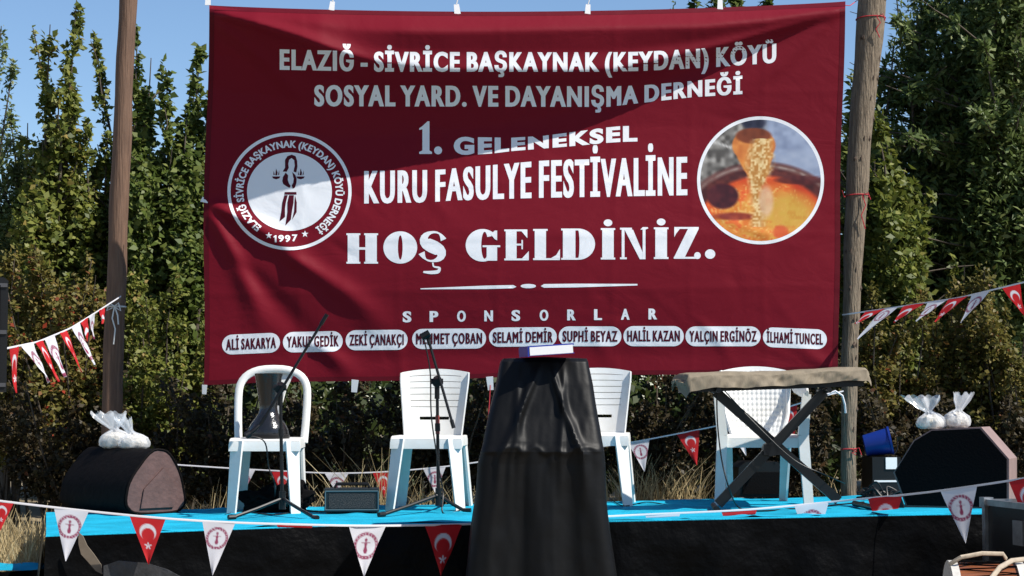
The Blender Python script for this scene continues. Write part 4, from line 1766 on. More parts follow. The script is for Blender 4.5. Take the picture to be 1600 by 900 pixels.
def bk(u, v_):
    s = 2 * u - 1
    w = np.interp(v_, [0, .3, 1], [.30, .38, .42])
    tex = .0035 * (math.sin(u * 44 + v_ * 40) * math.sin(u * 44 - v_ * 40)) * (abs(s) < .86) * (.08 < v_ < .93)
    return Vector((s * w / 2, .17 + .13 * v_ + .03 * (1 - s * s) - tex, .40 + .43 * v_ - .03 * s * s * v_ ** 5))


m.grid(bk, 80, 70)
finish(m, 'backrest', ch4, solid=.008, angle=80)
for sx in (-1, 1):
    m = MB()
    m.tube([bk(0 if sx < 0 else 1, t_ / 12) + Vector((0, -.004, 0)) for t_ in range(13)], .014, 8)
    finish(m, 'back_frame', ch4)

# ------------------------------------------------------------------ goblet drum on the first chair
seatp = ch1.location + Vector((0, -.02, .423))
dr = thing('goblet_drum', 'shiny black goblet drum standing head down on the arched chair', 'drum', seatp + Vector((.0, .02, 0)))
m = MB()
prof = [(.105, 0), (.118, .004), (.122, .03), (.118, .06), (.104, .09), (.078, .125), (.058, .155), (.052, .185), (.054, .21), (.062, .26), (.070, .31), (.077, .36),
        (.084, .385), (.080, .388), (.070, .36), (.04, .2)]
m.lathe(prof)
m.build('shell', M_shiny, dr, angle=35)
m = MB()
m.lathe([(.119, .004), (.126, .006), (.127, .026), (.121, .032)], n=40)
m.build('rim', M_blackmetal, dr)

# ------------------------------------------------------------------ microphone stands
def mic_stand(label, px, py, joint, boom_a, boom_b, legs, clip_at, group='microphone stands on the stage'):
    p = on_stage(px, py)
    Y = p.y
    o = thing('microphone_stand', label, 'stand', p, 0, group)
    jt = at(*joint, Y)
    m = MB()
    m.tube([p + Vector((0, 0, .06)), Vector((jt.x, Y, jt.z))], [.011, .009], 10)
    m.tube([p + Vector((0, 0, .04)), p + Vector((0, 0, .14))], .019, 10)
    m.tube([p.lerp(jt, .62), p.lerp(jt, .68)], .016, 10)
    m.build('pole', M_blackmetal, o, off=p)
    for (lx, ly) in legs:
        q = on_stage(lx, ly)
        m = MB()
        m.tube([p + Vector((0, 0, .10)), p.lerp(q, .55) + Vector((0, 0, .05)), q + Vector((0, 0, .014))], [.011, .010, .010], 8)
        m.tube([q + Vector((0, 0, .012)), q + (q - p).normalized() * .045 + Vector((0, 0, .012))], .014, 8)
        m.build('leg', M_blackmetal, o, off=p)
    m = MB()
    m.tube([jt + Vector((-.035, -.012, 0)), jt + Vector((.035, -.012, 0))], .017, 10)
    m.tube([jt + Vector((0, -.03, -.01)), jt + Vector((0, .025, .01))], .026, 14)
    m.tube([jt + Vector((0, 0, -.10)), jt], .015, 10)
    m.build('clutch', M_blackplastic, o, off=p)
    a, b = at(*boom_a, Y - .05), at(*boom_b, Y - .03)
    m = MB()
    m.tube([a, b], .008, 8)
    for e in (a, b):
        m.tube([e, e.lerp(a if e is b else b, .09)], .0115, 8)
    m.build('boom', M_blackmetal, o, off=p)
    return o, p, Y, a, b


s1, p1, Y1, a1, b1 = mic_stand('black boom microphone stand in front of the drum chair', 441, 807, (438, 606), (406, 664), (511, 491),
                               [(368, 811), (490, 812), (452, 798)], None)
m = MB()
m.tube([a1 + Vector((.0, 0, .0)), a1 + Vector((-.02, -.01, -.02)), a1 + Vector((-.05, -.02, -.045))], [.010, .013, .013], 10)
m.tube([a1 + Vector((-.05, -.02, -.045)), a1 + Vector((-.075, -.03, -.06))], [.019, .021], 12)
mo = m.build('microphone', M_blackplastic, None, off=a1)
mo.location = a1
tag(mo, 'small black microphone on the lower boom end facing the drum', 'microphone')
s2, p2, Y2, a2, b2 = mic_stand('black boom microphone stand in front of the slotted chair', 685, 801, (683, 596), (709, 669), (668, 526),
                               [(601, 807), (724, 801), (690, 792)], None)
m = MB()
m.tube([b2 + Vector((.01, 0, -.01)), b2 + Vector((-.01, -.01, .02))], [.014, .018], 10)
m.tube([b2 + Vector((-.035, -.012, -.006)), b2 + Vector((.012, -.012, .022))], [.022, .02], 12)
m.build('microphone_clip', M_blackplastic, s2, off=p2)
m = MB()
m.tube([p2.lerp(at(683, 596, Y2), .60), p2.lerp(at(683, 596, Y2), .74)], .0125, 10)
m.build('red_collar', mat('red_collar', (.22, .03, .02), .5), s2, off=p2)


def cable(label, pts, r=.0045, m=None):
    pts = [Vector(p) for p in pts]
    out = []
    n = len(pts)
    for i in range(n - 1):                                  # Catmull-Rom through the points
        p0, p1_, p2_, p3_ = pts[max(i - 1, 0)], pts[i], pts[i + 1], pts[min(i + 2, n - 1)]
        for k in range(8):
            t_ = k / 8
            out.append(.5 * ((2 * p1_) + (p2_ - p0) * t_ + (2 * p0 - 5 * p1_ + 4 * p2_ - p3_) * t_ ** 2 + (3 * p1_ - p0 - 3 * p2_ + p3_) * t_ ** 3))
    out.append(pts[-1])
    return strand('cable', label, 'cable', out, r, m or M_blackplastic)


fl = lambda px, py, h=.006: on_stage(px, py) + Vector((0, 0, h))
cable('thin black cable hanging from the drum microphone to the floor', [a1 + Vector((-.07, -.03, -.06)), at(413, 690, Y1 - .06), at(420, 730, Y1 - .03), at(430, 760, Y1), fl(424, 795), fl(400, 800)])
cable('thin black cable hanging from the second stand down to the carpet', [b2 + Vector((-.02, -.02, -.01)), at(672, 580, Y2 - .05), at(674, 650, Y2 - .05), at(684, 720, Y2 - .05), at(692, 770, Y2 - .05),
      fl(692, 803), fl(716, 800), fl(728, 791)])
cable('black cable running down from the keyboard to the carpet', [at(1120, 606, 9.95), at(1121, 660, 9.93), at(1128, 720, 9.9), at(1140, 765, 9.88), fl(1155, 795), fl(1190, 800), fl(1280, 793), fl(1350, 786)])
cable('slack black cable strung across the X stand', [at(1128, 606, 9.95), at(1180, 662, 9.9), at(1240, 718, 9.9), at(1290, 742, 9.95), at(1320, 755, 10.3)], .0035)
cable('black cable lying at the stage edge beside the first chair', [fl(352, 806), fl(380, 801), fl(430, 806), fl(470, 799), fl(505, 801), fl(590, 799)])
cable('thin cable on the carpet beneath the half hidden chair', [fl(955, 782), fl(975, 792), fl(1010, 786), fl(1040, 790)], .003)
# heap of cables at the foot of the right pole
pts = []
for k in range(70):
    a = k * .55
    c = on_stage(1372 + 34 * math.cos(a) * random.uniform(.4, 1.1), 781)
    pts.append(c + Vector((0, .10 * math.sin(a) * random.uniform(.3, 1), .012 + abs(random.gauss(0, .03)))))
cable('tangled heap of black cables on the carpet near the weathered pole', pts, .0055)

# ------------------------------------------------------------------ black bag, amplifier and case
def lump(c, rx, ry, rz, seed, amp=.18, n=28):
    m = MB()
    r = np.random.default_rng(seed)
    ph = r.uniform(0, 6.28, (7, 2))
    fr = r.uniform(1.5, 6, (7, 2))
    def f(u, v_):
        a, b = u * 2 * math.pi, (v_ - .5) * math.pi
        k = 1 + sum(amp / (1 + i * .5) * math.sin(round(fr[i, 0]) * a + ph[i, 0]) * math.sin(fr[i, 1] * b + ph[i, 1]) for i in range(7))
        z = math.sin(b)
        return Vector(c) + Vector((rx * k * math.cos(a) * math.cos(b), ry * k * math.sin(a) * math.cos(b), rz * (max(z, -.75) * k + .75)))
    m.grid(f, n, n // 2)
    return m


p = on_stage(428, 800)
o = thing('soft_bag', 'crumpled black soft bag on the carpet behind the first microphone stand', 'bag', p)
m = lump((0, .03, 0), .19, .10, .075, 4, .22, 40)
m.build('body', M_blackfabric, o)
m = lump((.11, .05, .02), .095, .08, .085, 9, .25, 36)
m.build('flap', M_blackfabric, o)
m = MB()
m.tube([Vector((-.15, -.02, .05)), Vector((-.08, -.09, .10)), Vector((.02, -.1, .06)), Vector((.09, -.07, .02))], .008, 6, flat=.4)
m.build('strap', M_blackfabric, o)

p = on_stage(547, 803)
o = thing('amplifier', 'small black amplifier box with grey blue trim on the carpet', 'amplifier', p + Vector((0, .12, 0)), R(4))
m = MB()
m.box((0, 0, .075), (.31, .22, .13))
m.build('cabinet', M_amp, o, bevel=.014, seg=3)
m = MB()
m.box((0, -.111, .073), (.26, .006, .085))
m.build('grille', mat('amp_grille', (.006, .011, .014), .6, bump=.5, bscale=300), o, bevel=.004)
m = MB()
for z in (.022, .128):
    m.tube([Vector((-.15, -.112, z)), Vector((.15, -.112, z))], .004, 6)
for x in (-.15, .15):
    m.tube([Vector((x, -.112, .022)), Vector((x, -.112, .128))], .004, 6)
m.build('trim', M_trim, o)
m = MB()
m.tube([Vector((-.10, 0, .14)), Vector((-.09, 0, .165)), Vector((.09, 0, .165)), Vector((.10, 0, .14))], .010, 8, flat=.6)
m.build('handle', M_blackplastic, o)
for sx in (-1, 1):
    for sy in (-1, 1):
        m = MB()
        m.lathe([(.014, 0), (.012, .012)], (sx * .13, sy * .09, 0), 12)
        m.build('foot', M_blackplastic, o)

p = on_stage(1190, 777)
o = thing('monitor_wedge', 'black wedge monitor on the carpet under the armchair', 'speaker', p + Vector((0, .10, 0)), R(3))
m = MB()
m.prism([(-.17, 0), (.17, 0), (.15, .19), (.10, .225), (-.10, .225), (-.15, .19)], -.10, .22)
m.build('cabinet', M_blackplastic, o, bevel=.01)
m = MB()
m.prism([(-.13, .02), (.13, .02), (.12, .16), (-.12, .16)], -.108, -.1005)
m.build('grille', M_blackfabric, o, bevel=.003)

# ------------------------------------------------------------------ left floor speaker in its cover
p = on_stage(205, 806)
spk = thing('covered_speaker', 'floor speaker in a dark padded cover with a brown end face, left on the stage', 'speaker', p + Vector((.12, .13, 0)), R(-47))
# profile in local y-z (end face looks along +x), body runs to -x
prof = [(-.165, .0), (.14, .0), (.20, .05), (.155, .24), (.07, .37), (-.045, .385), (-.20, .20), (-.225, .06)]


for _ in range(2):
    prof = [q_ for k in range(len(prof)) for q_ in ((prof[k][0] * .8 + prof[(k + 1) % len(prof)][0] * .2, prof[k][1] * .8 + prof[(k + 1) % len(prof)][1] * .2),
                                                   (prof[k][0] * .2 + prof[(k + 1) % len(prof)][0] * .8, prof[k][1] * .2 + prof[(k + 1) % len(prof)][1] * .8))]


def yz_prism(m, poly, x0, x1):
    n = len(poly)
    m.add([Vector((x0, y, z)) for y, z in poly] + [Vector((x1, y, z)) for y, z in poly],
          [tuple(range(n)), tuple(range(2 * n - 1, n - 1, -1))] + [(i, i + n, (i + 1) % n + n, (i + 1) % n) for i in range(n)])


m = MB()
yz_prism(m, prof, -.74, 0)
m.build('cover', M_darkcover, spk)
m = MB()
yz_prism(m, [(y * .93, .012 + z * .95) for y, z in prof], -.01, .012)
m.build('end_panel', M_browncover, spk, bevel=.01)
m = MB()
yz_prism(m, [(-.12, .04), (.10, .04), (.13, .14), (.03, .27), (-.10, .15)], .006, .024)
m.build('pocket', M_browncover, spk, bevel=.008)
m = MB()
pp_ = [Vector((.010, y * .96, .008 + z * .97)) for y, z in prof + prof[:1]]
m.tube(pp_, .008, 6)
m.build('piping', M_darkcover, spk)


def food_bag(label, base, r, h, seed, tie=None, rz=0, group='bags of dry beans on the speakers', flare=1.0):
    o = thing('plastic_bag', label, 'bag', base, rz, group)
    lump((0, 0, 0), r * .9, r * .75, h * .55, seed, .06, 32).build('contents', M_beans, o)
    m = MB()
    rg = np.random.default_rng(seed)
    ph = rg.uniform(0, 6.28, 6)
    topv = Vector(tie or (0, 0, h * 2.3))
    zs = [0, .15, .45, .75, .95, 1.08, 1.2, 1.5, 1.85, 2.15]
    rs_ = [.75, 1.02, 1.06, .95, .6, .28, .24, .62 * flare, 1.0 * flare, 1.15 * flare]
    def f(u, v_):
        a = 2 * math.pi * u
        k = v_ * 9
        r_ = np.interp(k, range(10), rs_)
        z = np.interp(k, range(10), zs) * h
        w = 1 + (.05 + .16 * max(0, v_ - .5)) * math.sin(5 * a + ph[0] + v_ * 4) + .07 * math.sin(9 * a + ph[1] - v_ * 6)
        sh = topv * max(0, (v_ - .45) / .55) ** 1.1 * .45
        fl_ = 1 if v_ < .5 else .5
        return Vector((r * r_ * w * math.cos(a) + sh.x, r * .8 * fl_ * r_ * w * math.sin(a) + sh.y, z + .012 * math.sin(7 * a + ph[2]) * v_))
    m.grid(f, 48, 30)
    m.build('film', M_film, o, angle=30)
    return o


def SPT(x, y):
    return spk.location + Matrix.Rotation(spk.rotation_euler.z, 3, 'Z') @ Vector((x, y, .374))


food_bag('clear plastic bag of white beans, leaning at the left on the covered speaker', SPT(-.50, .02), .095, .10, 3, (-.10, 0, 0), flare=.95)
food_bag('rounder plastic bag of beans sitting right of another on the covered speaker', SPT(-.31, .03), .085, .085, 5, (-.16, 0, -.03), flare=.5)

# ------------------------------------------------------------------ right floor speaker
YR = on_stage(1480, 795).y + .05
def R2(px, py):
    q = at(px, py, YR)
    return q


po = on_stage(1482, 795)
spr = thing('floor_speaker', 'black many sided floor speaker with pale edge at right on the stage', 'speaker', (R2(1482, 795).x, YR, po.z), R(-24))
poly = [(1416, 794), (1396, 740), (1428, 688), (1456, 671), (1532, 667), (1574, 716), (1574, 794)]
pl_ = [(R2(x, y).x - R2(1482, 795).x, R2(x, y).z - po.z) for x, y in poly]
m = MB()
m.prism(pl_, 0, .30)
m.build('cabinet', M_pinkside, spr, bevel=.006)
m = MB()
m.prism([(x * .965, .012 + z * .955) for x, z in pl_], -.012, -.001)
m.build('grille', M_blackfabric, spr, bevel=.006)
m = MB()
m.prism([(-.31, .0), (-.24, 0), (-.26, .06)], -.05, -.014)
m.build('corner', M_blackplastic, spr)
ztop = R2(1490, 667).z
food_bag('clear knotted bag of beans with wide flared neck, left of two on the right speaker', Vector((R2(1462, 672).x, YR + .10, ztop - .012)), .078, .085, 11, (-.12, 0, 0), flare=1.15)
food_bag('clear knotted bag of beans with narrow tall neck, right of two on the right speaker', Vector((R2(1503, 672).x, YR + .11, ztop - .006)), .075, .09, 13, (.09, 0, .12), flare=.65)

# blue tub on a small box
bx = on_stage(1392, 776)
o = thing('storage_box', 'small dark box with a white edge under the blue tub', 'box', bx + Vector((0, .28, 0)), R(8))
zb = at(1392, 714, bx.y + .2).z - bx.z
m = MB()
m.box((0, 0, zb / 2), (.19, .2, zb))
m.build('body', M_blackplastic, o, bevel=.008)
m = MB()
m.box((.03, -.104, zb - .04), (.075, .008, .075))
m.build('white_panel', M_tab, o, bevel=.003)
m = MB()
m.box((0, -.102, .09), (.17, .006, .012))
m.build('white_edge', M_tab, o, bevel=.002)
ob = o.location
tb = thing('blue_tub', 'blue plastic tub lying tilted on the small dark box', 'tub', ob + Vector((-.02, 0, zb + .002)), R(0))
m = MB()
rot = Matrix.Rotation(R(78), 3, 'Y') @ Matrix.Rotation(R(10), 3, 'X')
m.lathe([(.062, -.09), (.07, -.085), (.086, .07), (.094, .075), (.094, .088), (.086, .088), (.08, .07), (.066, -.07)], (0, 0, .085), 28, rot)
m.build('shell', M_blue, tb, angle=30)
m = MB()
m.tube([rot @ Vector((.09 * math.cos(a), .09 * math.sin(a), .08 + .05 * math.sin(a))) + Vector((0, 0, .085)) for a in np.linspace(0, math.pi, 15)], .003, 5)
m.build('handle', M_blackmetal, tb)

# ------------------------------------------------------------------ keyboard on an X stand
YK = 10.0
kl, kr = at(1061, 592, YK - .02), at(1345, 582, YK + .12)
mid = (kl + kr) / 2
feetp = on_stage(1205, 791)
KS = thing('keyboard_stand', 'black X shaped folding stand under the keyboard', 'stand', (mid.x, YK, feetp.z))
ko = KS.location
def K(px, py, dy=0):
    return at(px, py, YK + dy)


for (a, b, dy) in (((1122, 788), (1288, 612), -.035), ((1118, 612), (1310, 782), .035)):
    m = MB()
    A, B = K(*a, dy), K(*b, dy)
    A.z = max(A.z, stz(A.x) + .02) if a[1] > 700 else A.z
    m.bar(A, B, .03, .054, side=(0, 1, 0))
    m.build('cross_bar', M_blackmetal, KS, off=ko, bevel=.004)
c = K(1203, 702)
m = MB()
m.tube([c + Vector((0, -.075, 0)), c + Vector((0, .075, 0))], .038, 18)
m.bar(c + Vector((-.045, -.06, .0)), c + Vector((.045, -.06, 0)), .03, .06, side=(0, 1, 0))
m.build('pivot', M_blackplastic, KS, off=ko, bevel=.003)
for px, py in ((1110, 792), (1312, 785)):
    q = on_stage(px, py)
    q.y = YK
    q.z = stz(q.x) + .019
    m = MB()
    m.tube([q + Vector((-.03 if px < 1200 else .03, -.20, 0)), q + Vector((0, .2, 0))], .016, 10)
    m.build('foot_bar', M_blackmetal, KS, off=ko)
    m = MB()
    e = q + Vector((-.03 if px < 1200 else .03, -.20, 0))
    m.tube([e + Vector((0, -.03, 0)), e + Vector((0, .012, 0))], .0185, 10)
    m.build('foot_cap', M_blackplastic, KS, off=ko)
for px in (1118, 1288):
    q = K(px, 610)
    m = MB()
    m.tube([q + Vector((0, -.17, .0)), q + Vector((0, .17, .0))], .015, 10)
    m.build('top_bar', M_blackmetal, KS, off=ko)
ang = math.atan2(kr.y - kl.y, kr.x - kl.x)
KB = thing('keyboard', 'long electronic keyboard under a wrinkled beige dust cover', 'keyboard', (mid.x, mid.y + .02, mid.z - .055), ang)
Lk = (kr - kl).length
slope = (kr.z - kl.z)
m = MB()
m.box((0, .0, .004), (Lk * .94, .32, .055))
m.build('body', M_blackplastic, KB, bevel=.01)
m = MB()


def cov(u, v_):
    """beige cover: over the top and down the front, back and ends with gathered wrinkles"""
    x = (u - .5) * Lk
    prof_y = [-.185, -.182, -.18, -.15, -.05, .08, .16, .182, .188]
    prof_z = [.012, .035, .062, .080, .084, .082, .078, .05, .012]
    k = v_ * 8
    y, z = np.interp(k, range(9), prof_y), np.interp(k, range(9), prof_z)
    en = max(0, (abs(2 * u - 1) - .955) / .045)
    z = z * (1 - .0 * en) - .03 * en ** 2
    y *= 1 - .10 * en ** 2
    wr = (.030 * float(vnoise(np.array(u * 1200 + v_ * 260), np.array(v_ * 200.), 70, 5)) + .018 * float(vnoise(np.array(u * 1500 - v_ * 300), np.array(v_ * 300.), 36, 6)) - .042) * max(0, 1 - v_ * 2.2)
    hang = -.024 * max(0, 1 - v_ * 8) * (.3 + float(vnoise(np.array(u * 1200), np.array(3.), 90, 8)) * .8 + 1.0 * max(0, 1 - u * 12) - .4 * max(0, u - .5))
    return Vector((x + .006 * math.sin(v_ * 22) * en, y + wr, z + hang + .004 * math.sin(u * 9) + slope * 0 * u + .003 * math.sin(u * 31 + v_ * 13)))


m.grid(cov, 150, 40)
for e in (0, 1):                                            # closed, gathered ends
    ring = [cov(e, j / 40) for j in range(41)]
    k = len(m.v)
    cc = Vector((ring[20].x + (.014 if e else -.014), 0, .04))
    m.add(ring + [r_.lerp(cc, .5) + Vector((.012 if e else -.012, 0, .008 * math.sin(j * 1.6))) for j, r_ in enumerate(ring)] + [cc],
          [(j, j + 1, 41 + j + 1, 41 + j) for j in range(40)] + [(41 + j, 41 + j + 1, 82) for j in range(40)])
m.build('dust_cover', M_beige, KB, angle=70)
KB.rotation_euler = (0, math.atan2(-(kr.z - kl.z), Lk), ang)

# ------------------------------------------------------------------ lectern draped in black cloth
LY = 8.72
def LP(px, py, dy):
    return at(px, py, LY + dy)


lec0 = at(852, 900, LY)
lec = thing('lectern', 'tall lectern draped to the ground in glossy black cloth', 'lectern', (lec0.x, LY + .05, 0))
lo = lec.location
# sections: (py, left px, right px, front dy)
secs = [(560, 785, 919, -.02), (565, 782, 921, -.045), (600, 775, 928, -.085), (650, 763, 935, -.135), (690, 756, 941, -.185), (706, 752, 944, -.20), (725, 747, 946, -.197), (780, 742, 949, -.20),
        (840, 735, 956, -.205), (900, 729, 963, -.21), (955, 726, 968, -.215)]
nseg = 260
py_s = [s[0] for s in secs]


def drape(u, v_):
    py = np.interp(v_, np.linspace(0, 1, len(secs)), py_s)
    l, r, dy = (np.interp(py, py_s, [s[i] for s in secs]) for i in (1, 2, 3))
    z = at(850, py, LY + dy).z
    if v_ >= 1:
        z = .006
    xl, xr = at(l, py, LY + dy).x, at(r, py, LY + dy).x
    cx, hw = (xl + xr) / 2, (xr - xl) / 2
    y0, y1 = LY + dy, LY + .26 + (-dy - .02) * .35
    # rounded rectangle, u runs round it from back left
    a = u * 2 * math.pi - math.pi / 2 - math.pi
    n_ = 9.0
    ca, sa = math.cos(a), math.sin(a)
    k = (abs(ca) ** n_ + abs(sa) ** n_) ** (-1 / n_)
    x, y = k * ca, k * sa
    f = max(0, (py - 566) / 390)
    X = cx + hw * x
    Yv = (y0 + y1) / 2 + (y1 - y0) / 2 * y
    front = max(0, -y - .55) / .45
    side = max(0, abs(x) - .8) / .2
    # pleats from the top corners, sharper towards the ground
    tri = lambda q_: 1 - abs(((q_ / math.pi) % 2) - 1) * 2
    n1 = float(vnoise(np.array((x + 2) * 100.), np.array(py * .16), 17, 21)) - .5
    n2 = float(vnoise(np.array((x + 2) * 100. + py * .05), np.array(py * .35), 9, 22)) - .5
    lo_ = max(0, min(1, (py - 690) / 120))
    pl = .020 * lo_ * (tri(x * 7.5 + 2.0 + n1 * .9) * .55 + .45 * math.sin(x * 7.5 + 2 + n1)) + .016 * f * n1 + .004 * n2
    ridge = 0
    for x_a, x_b, am, wd in ((-.15, -.66, .022, .05), (.12, .66, .026, .05), (.40, .30, .012, .04), (-.62, -.35, .012, .05), (-.3, -.5, .012, .035)):
        xc = x_a + (x_b - x_a) * max(0, min(1, (py - 570) / 140))
        ridge += am * math.exp(-((x - xc) / (wd * 1.5)) ** 2) * max(0, min(1, (py - 566) / 30)) * max(0, min(1, (800 - py) / 90))
    crease = .006 * math.exp(-((py - 702 + 14 * n1) / 5) ** 2)
    rip = .004 * n2 * math.exp(-((py - 716) / 18) ** 2)
    Yv -= front * (pl + ridge + crease + rip)
    X += side * math.copysign(1, x) * (.004 * math.sin(f * 11 + y * 3) + .008 * f * math.sin(y * 7 + 1))
    return Vector((X, Yv, z))


vs, fs = [], []
nv = 170
for j in range(nv + 1):
    for i in range(nseg):
        vs.append(drape(i / nseg, j / nv))
for j in range(nv):
    for i in range(nseg):
        i2 = (i + 1) % nseg
        fs.append((j * nseg + i, j * nseg + i2, (j + 1) * nseg + i2, (j + 1) * nseg + i))
m = MB()
m.add(vs, fs)
# sagging top
ctr = Vector((sum(v_.x for v_ in vs[:nseg]) / nseg, sum(v_.y for v_ in vs[:nseg]) / nseg, vs[0].z + .012))
rings = [[p_.lerp(ctr, k) + Vector((0, 0, 0)) for p_ in vs[:nseg]] for k in (.15, .5, .85)]
k0 = len(m.v)
m.add([p_ for r_ in rings for p_ in r_] + [ctr],
      [(j * nseg + i, j * nseg + (i + 1) % nseg, (j + 1) * nseg + (i + 1) % nseg, (j + 1) * nseg + i) for j in range(2) for i in range(nseg)] +
      [(2 * nseg + i, 2 * nseg + (i + 1) % nseg, 3 * nseg) for i in range(nseg)])
m.add(vs[:nseg] + rings[0], [(i, (i + 1) % nseg, nseg + (i + 1) % nseg, nseg + i) for i in range(nseg)])
m.build('drape', M_drape, lec, off=lo, angle=60)

# binder on the lectern
bp_ = Vector((at(853, 556, LY - .0).x, LY + .02, ctr.z + .004))
bk_ = thing('ring_binder', 'blue and white ring binder lying on the draped lectern', 'binder', bp_, R(8))
m = MB()
Wb, Db = .225, .30
rotx = Matrix.Rotation(R(-4), 3, 'Y') @ Matrix.Rotation(R(1), 3, 'X')
m.box(rotx @ Vector((0, -.034, .024)), (Wb - .012, Db - .006, .040), rotx)
m.build('pages', M_paper, bk_, bevel=.002)
m = MB()
m.box(rotx @ Vector((0, -.03, .003)), (Wb, Db, .004), rotx)
m.box(rotx @ Vector((0, -.03, .0465)), (Wb, Db, .008), rotx)
m.build('cover', M_bookblue, bk_, bevel=.001)
m = MB()
m.box(rotx @ Vector((-Wb / 2 - .001, -.03, .022)), (.006, Db, .047), rotx)
m.build('spine', M_bookblue, bk_, bevel=.002)

# ------------------------------------------------------------------ loudspeaker at the left edge
YS = 8.1
a, b = at(-122, 432, YS), at(-8, 612, YS)
sp0 = Vector(((a.x + b.x) / 2, YS + .15, b.z))
ls = thing('loudspeaker', 'tall black loudspeaker cut off by the left edge of the picture', 'speaker', sp0, R(17))
w, h = b.x - a.x, a.z - b.z
m = MB()
m.prism([(-w / 2, 0), (w / 2, 0), (w / 2, h * .97), (w / 2 - .02, h), (-w / 2 + .02, h), (-w / 2, h * .97)], -.15, .18)
m.build('cabinet', M_blackplastic, ls, bevel=.012)
m = MB()
m.box((0, -.155, h * .5), (w * .8, .012, h * .86))
m.build('grille', M_blackfabric, ls, bevel=.006)
for z in (.06, .52, .93):
    m = MB()
    m.box((w / 2 - .022, -.153, h * z), (.036, .012, .018))
    m.build('bracket', mat('grey_bracket', (.05, .05, .055), .5), ls, bevel=.003)
m = MB()
m.box((w / 2 - .004, .0, h * .5), (.012, .12, .10))
m.build('handle', M_blackfabric, ls, bevel=.004)
st = thing('speaker_stand', 'black tripod stand carrying the loudspeaker at the left edge', 'stand', (sp0.x - .03, sp0.y, 0))
so2 = st.location
m = MB()
m.tube([Vector((0, 0, .05)), Vector((0, 0, sp0.z - .012))], .018, 12)
m.build('pole', M_blackmetal, st)
m = MB()
m.lathe([(.05, sp0.z - .012), (.05, sp0.z - .001)], n=20)
m.build('top_plate', M_blackmetal, st)
for k in range(3):
    an = R(95 + 120 * k)
    e = Vector((.2 * math.cos(an), .2 * math.sin(an), .012))
    m = MB()
    m.tube([Vector((0, 0, .55)), e], .011, 8)
    m.build('leg', M_blackmetal, st)

# ------------------------------------------------------------------ buntings
WHITE, ROSE, REDC = np.array((.74, .73, .77)), np.array((.30, .05, .11)), np.array((.55, .018, .022))


def pennant_color(kind, X, Y, W):
    """X from the middle, Y down from the tape, in metres; W top width"""
    c = np.ones(X.shape + (3,))
    if kind == 'w':
        c *= WHITE
        cy = .50 * W
        r = np.hypot(X, Y - cy)
        px_ = W / 50
        ringm = np.clip((.335 * W - r) / px_ + .5, 0, 1) * np.clip((r - .255 * W) / px_ + .5, 0, 1)
        an = np.arctan2(X, Y - cy)
        letters = np.where((np.sin(an * 22) > .1) & (np.abs(r - .295 * W) < .022 * W), .55, 1)
        thin = np.clip((.385 * W - r) / px_ + .5, 0, 1) * np.clip((r - .352 * W) / px_ + .5, 0, 1) * 0
        wf = np.interp((Y - cy) / W, [-.19, -.15, -.09, -.04, .0, .03, .12, .19], [.02, .045, .02, .05, .03, .035, .06, .035])
        fig = np.clip((wf * W - np.abs(X)) / px_ + .3, 0, 1) * np.clip((.19 * W - np.abs(Y - cy)) / px_ + .5, 0, 1)
        fig2 = np.clip((.12 * W - np.abs(X)) / px_ + .5, 0, 1) * np.clip((.014 * W - np.abs(Y - cy + .07 * W)) / px_ + .3, 0, 1)
        m_ = np.maximum(np.maximum(ringm * letters, fig), fig2)[..., None]
        c = c * (1 - m_) + ROSE * m_
    else:
        c *= REDC
        px_ = W / 50
        cy = .42 * W
        r1 = np.hypot(X, Y - cy)
        r2 = np.hypot(X, Y - cy - .07 * W)
        cres = np.clip((.225 * W - r1) / px_ + .5, 0, 1) * np.clip((r2 - .18 * W) / px_ + .5, 0, 1)
        sy = .80 * W
        an = np.arctan2(X, -(Y - sy))
        rr_ = np.hypot(X, Y - sy)
        star_r = .055 * W + .045 * W * np.cos(5 * an)
        star = np.clip((star_r - rr_) / px_ + .5, 0, 1)
        m_ = np.maximum(cres, star)[..., None]
        c = c * (1 - m_) + WHITE * m_
    return c


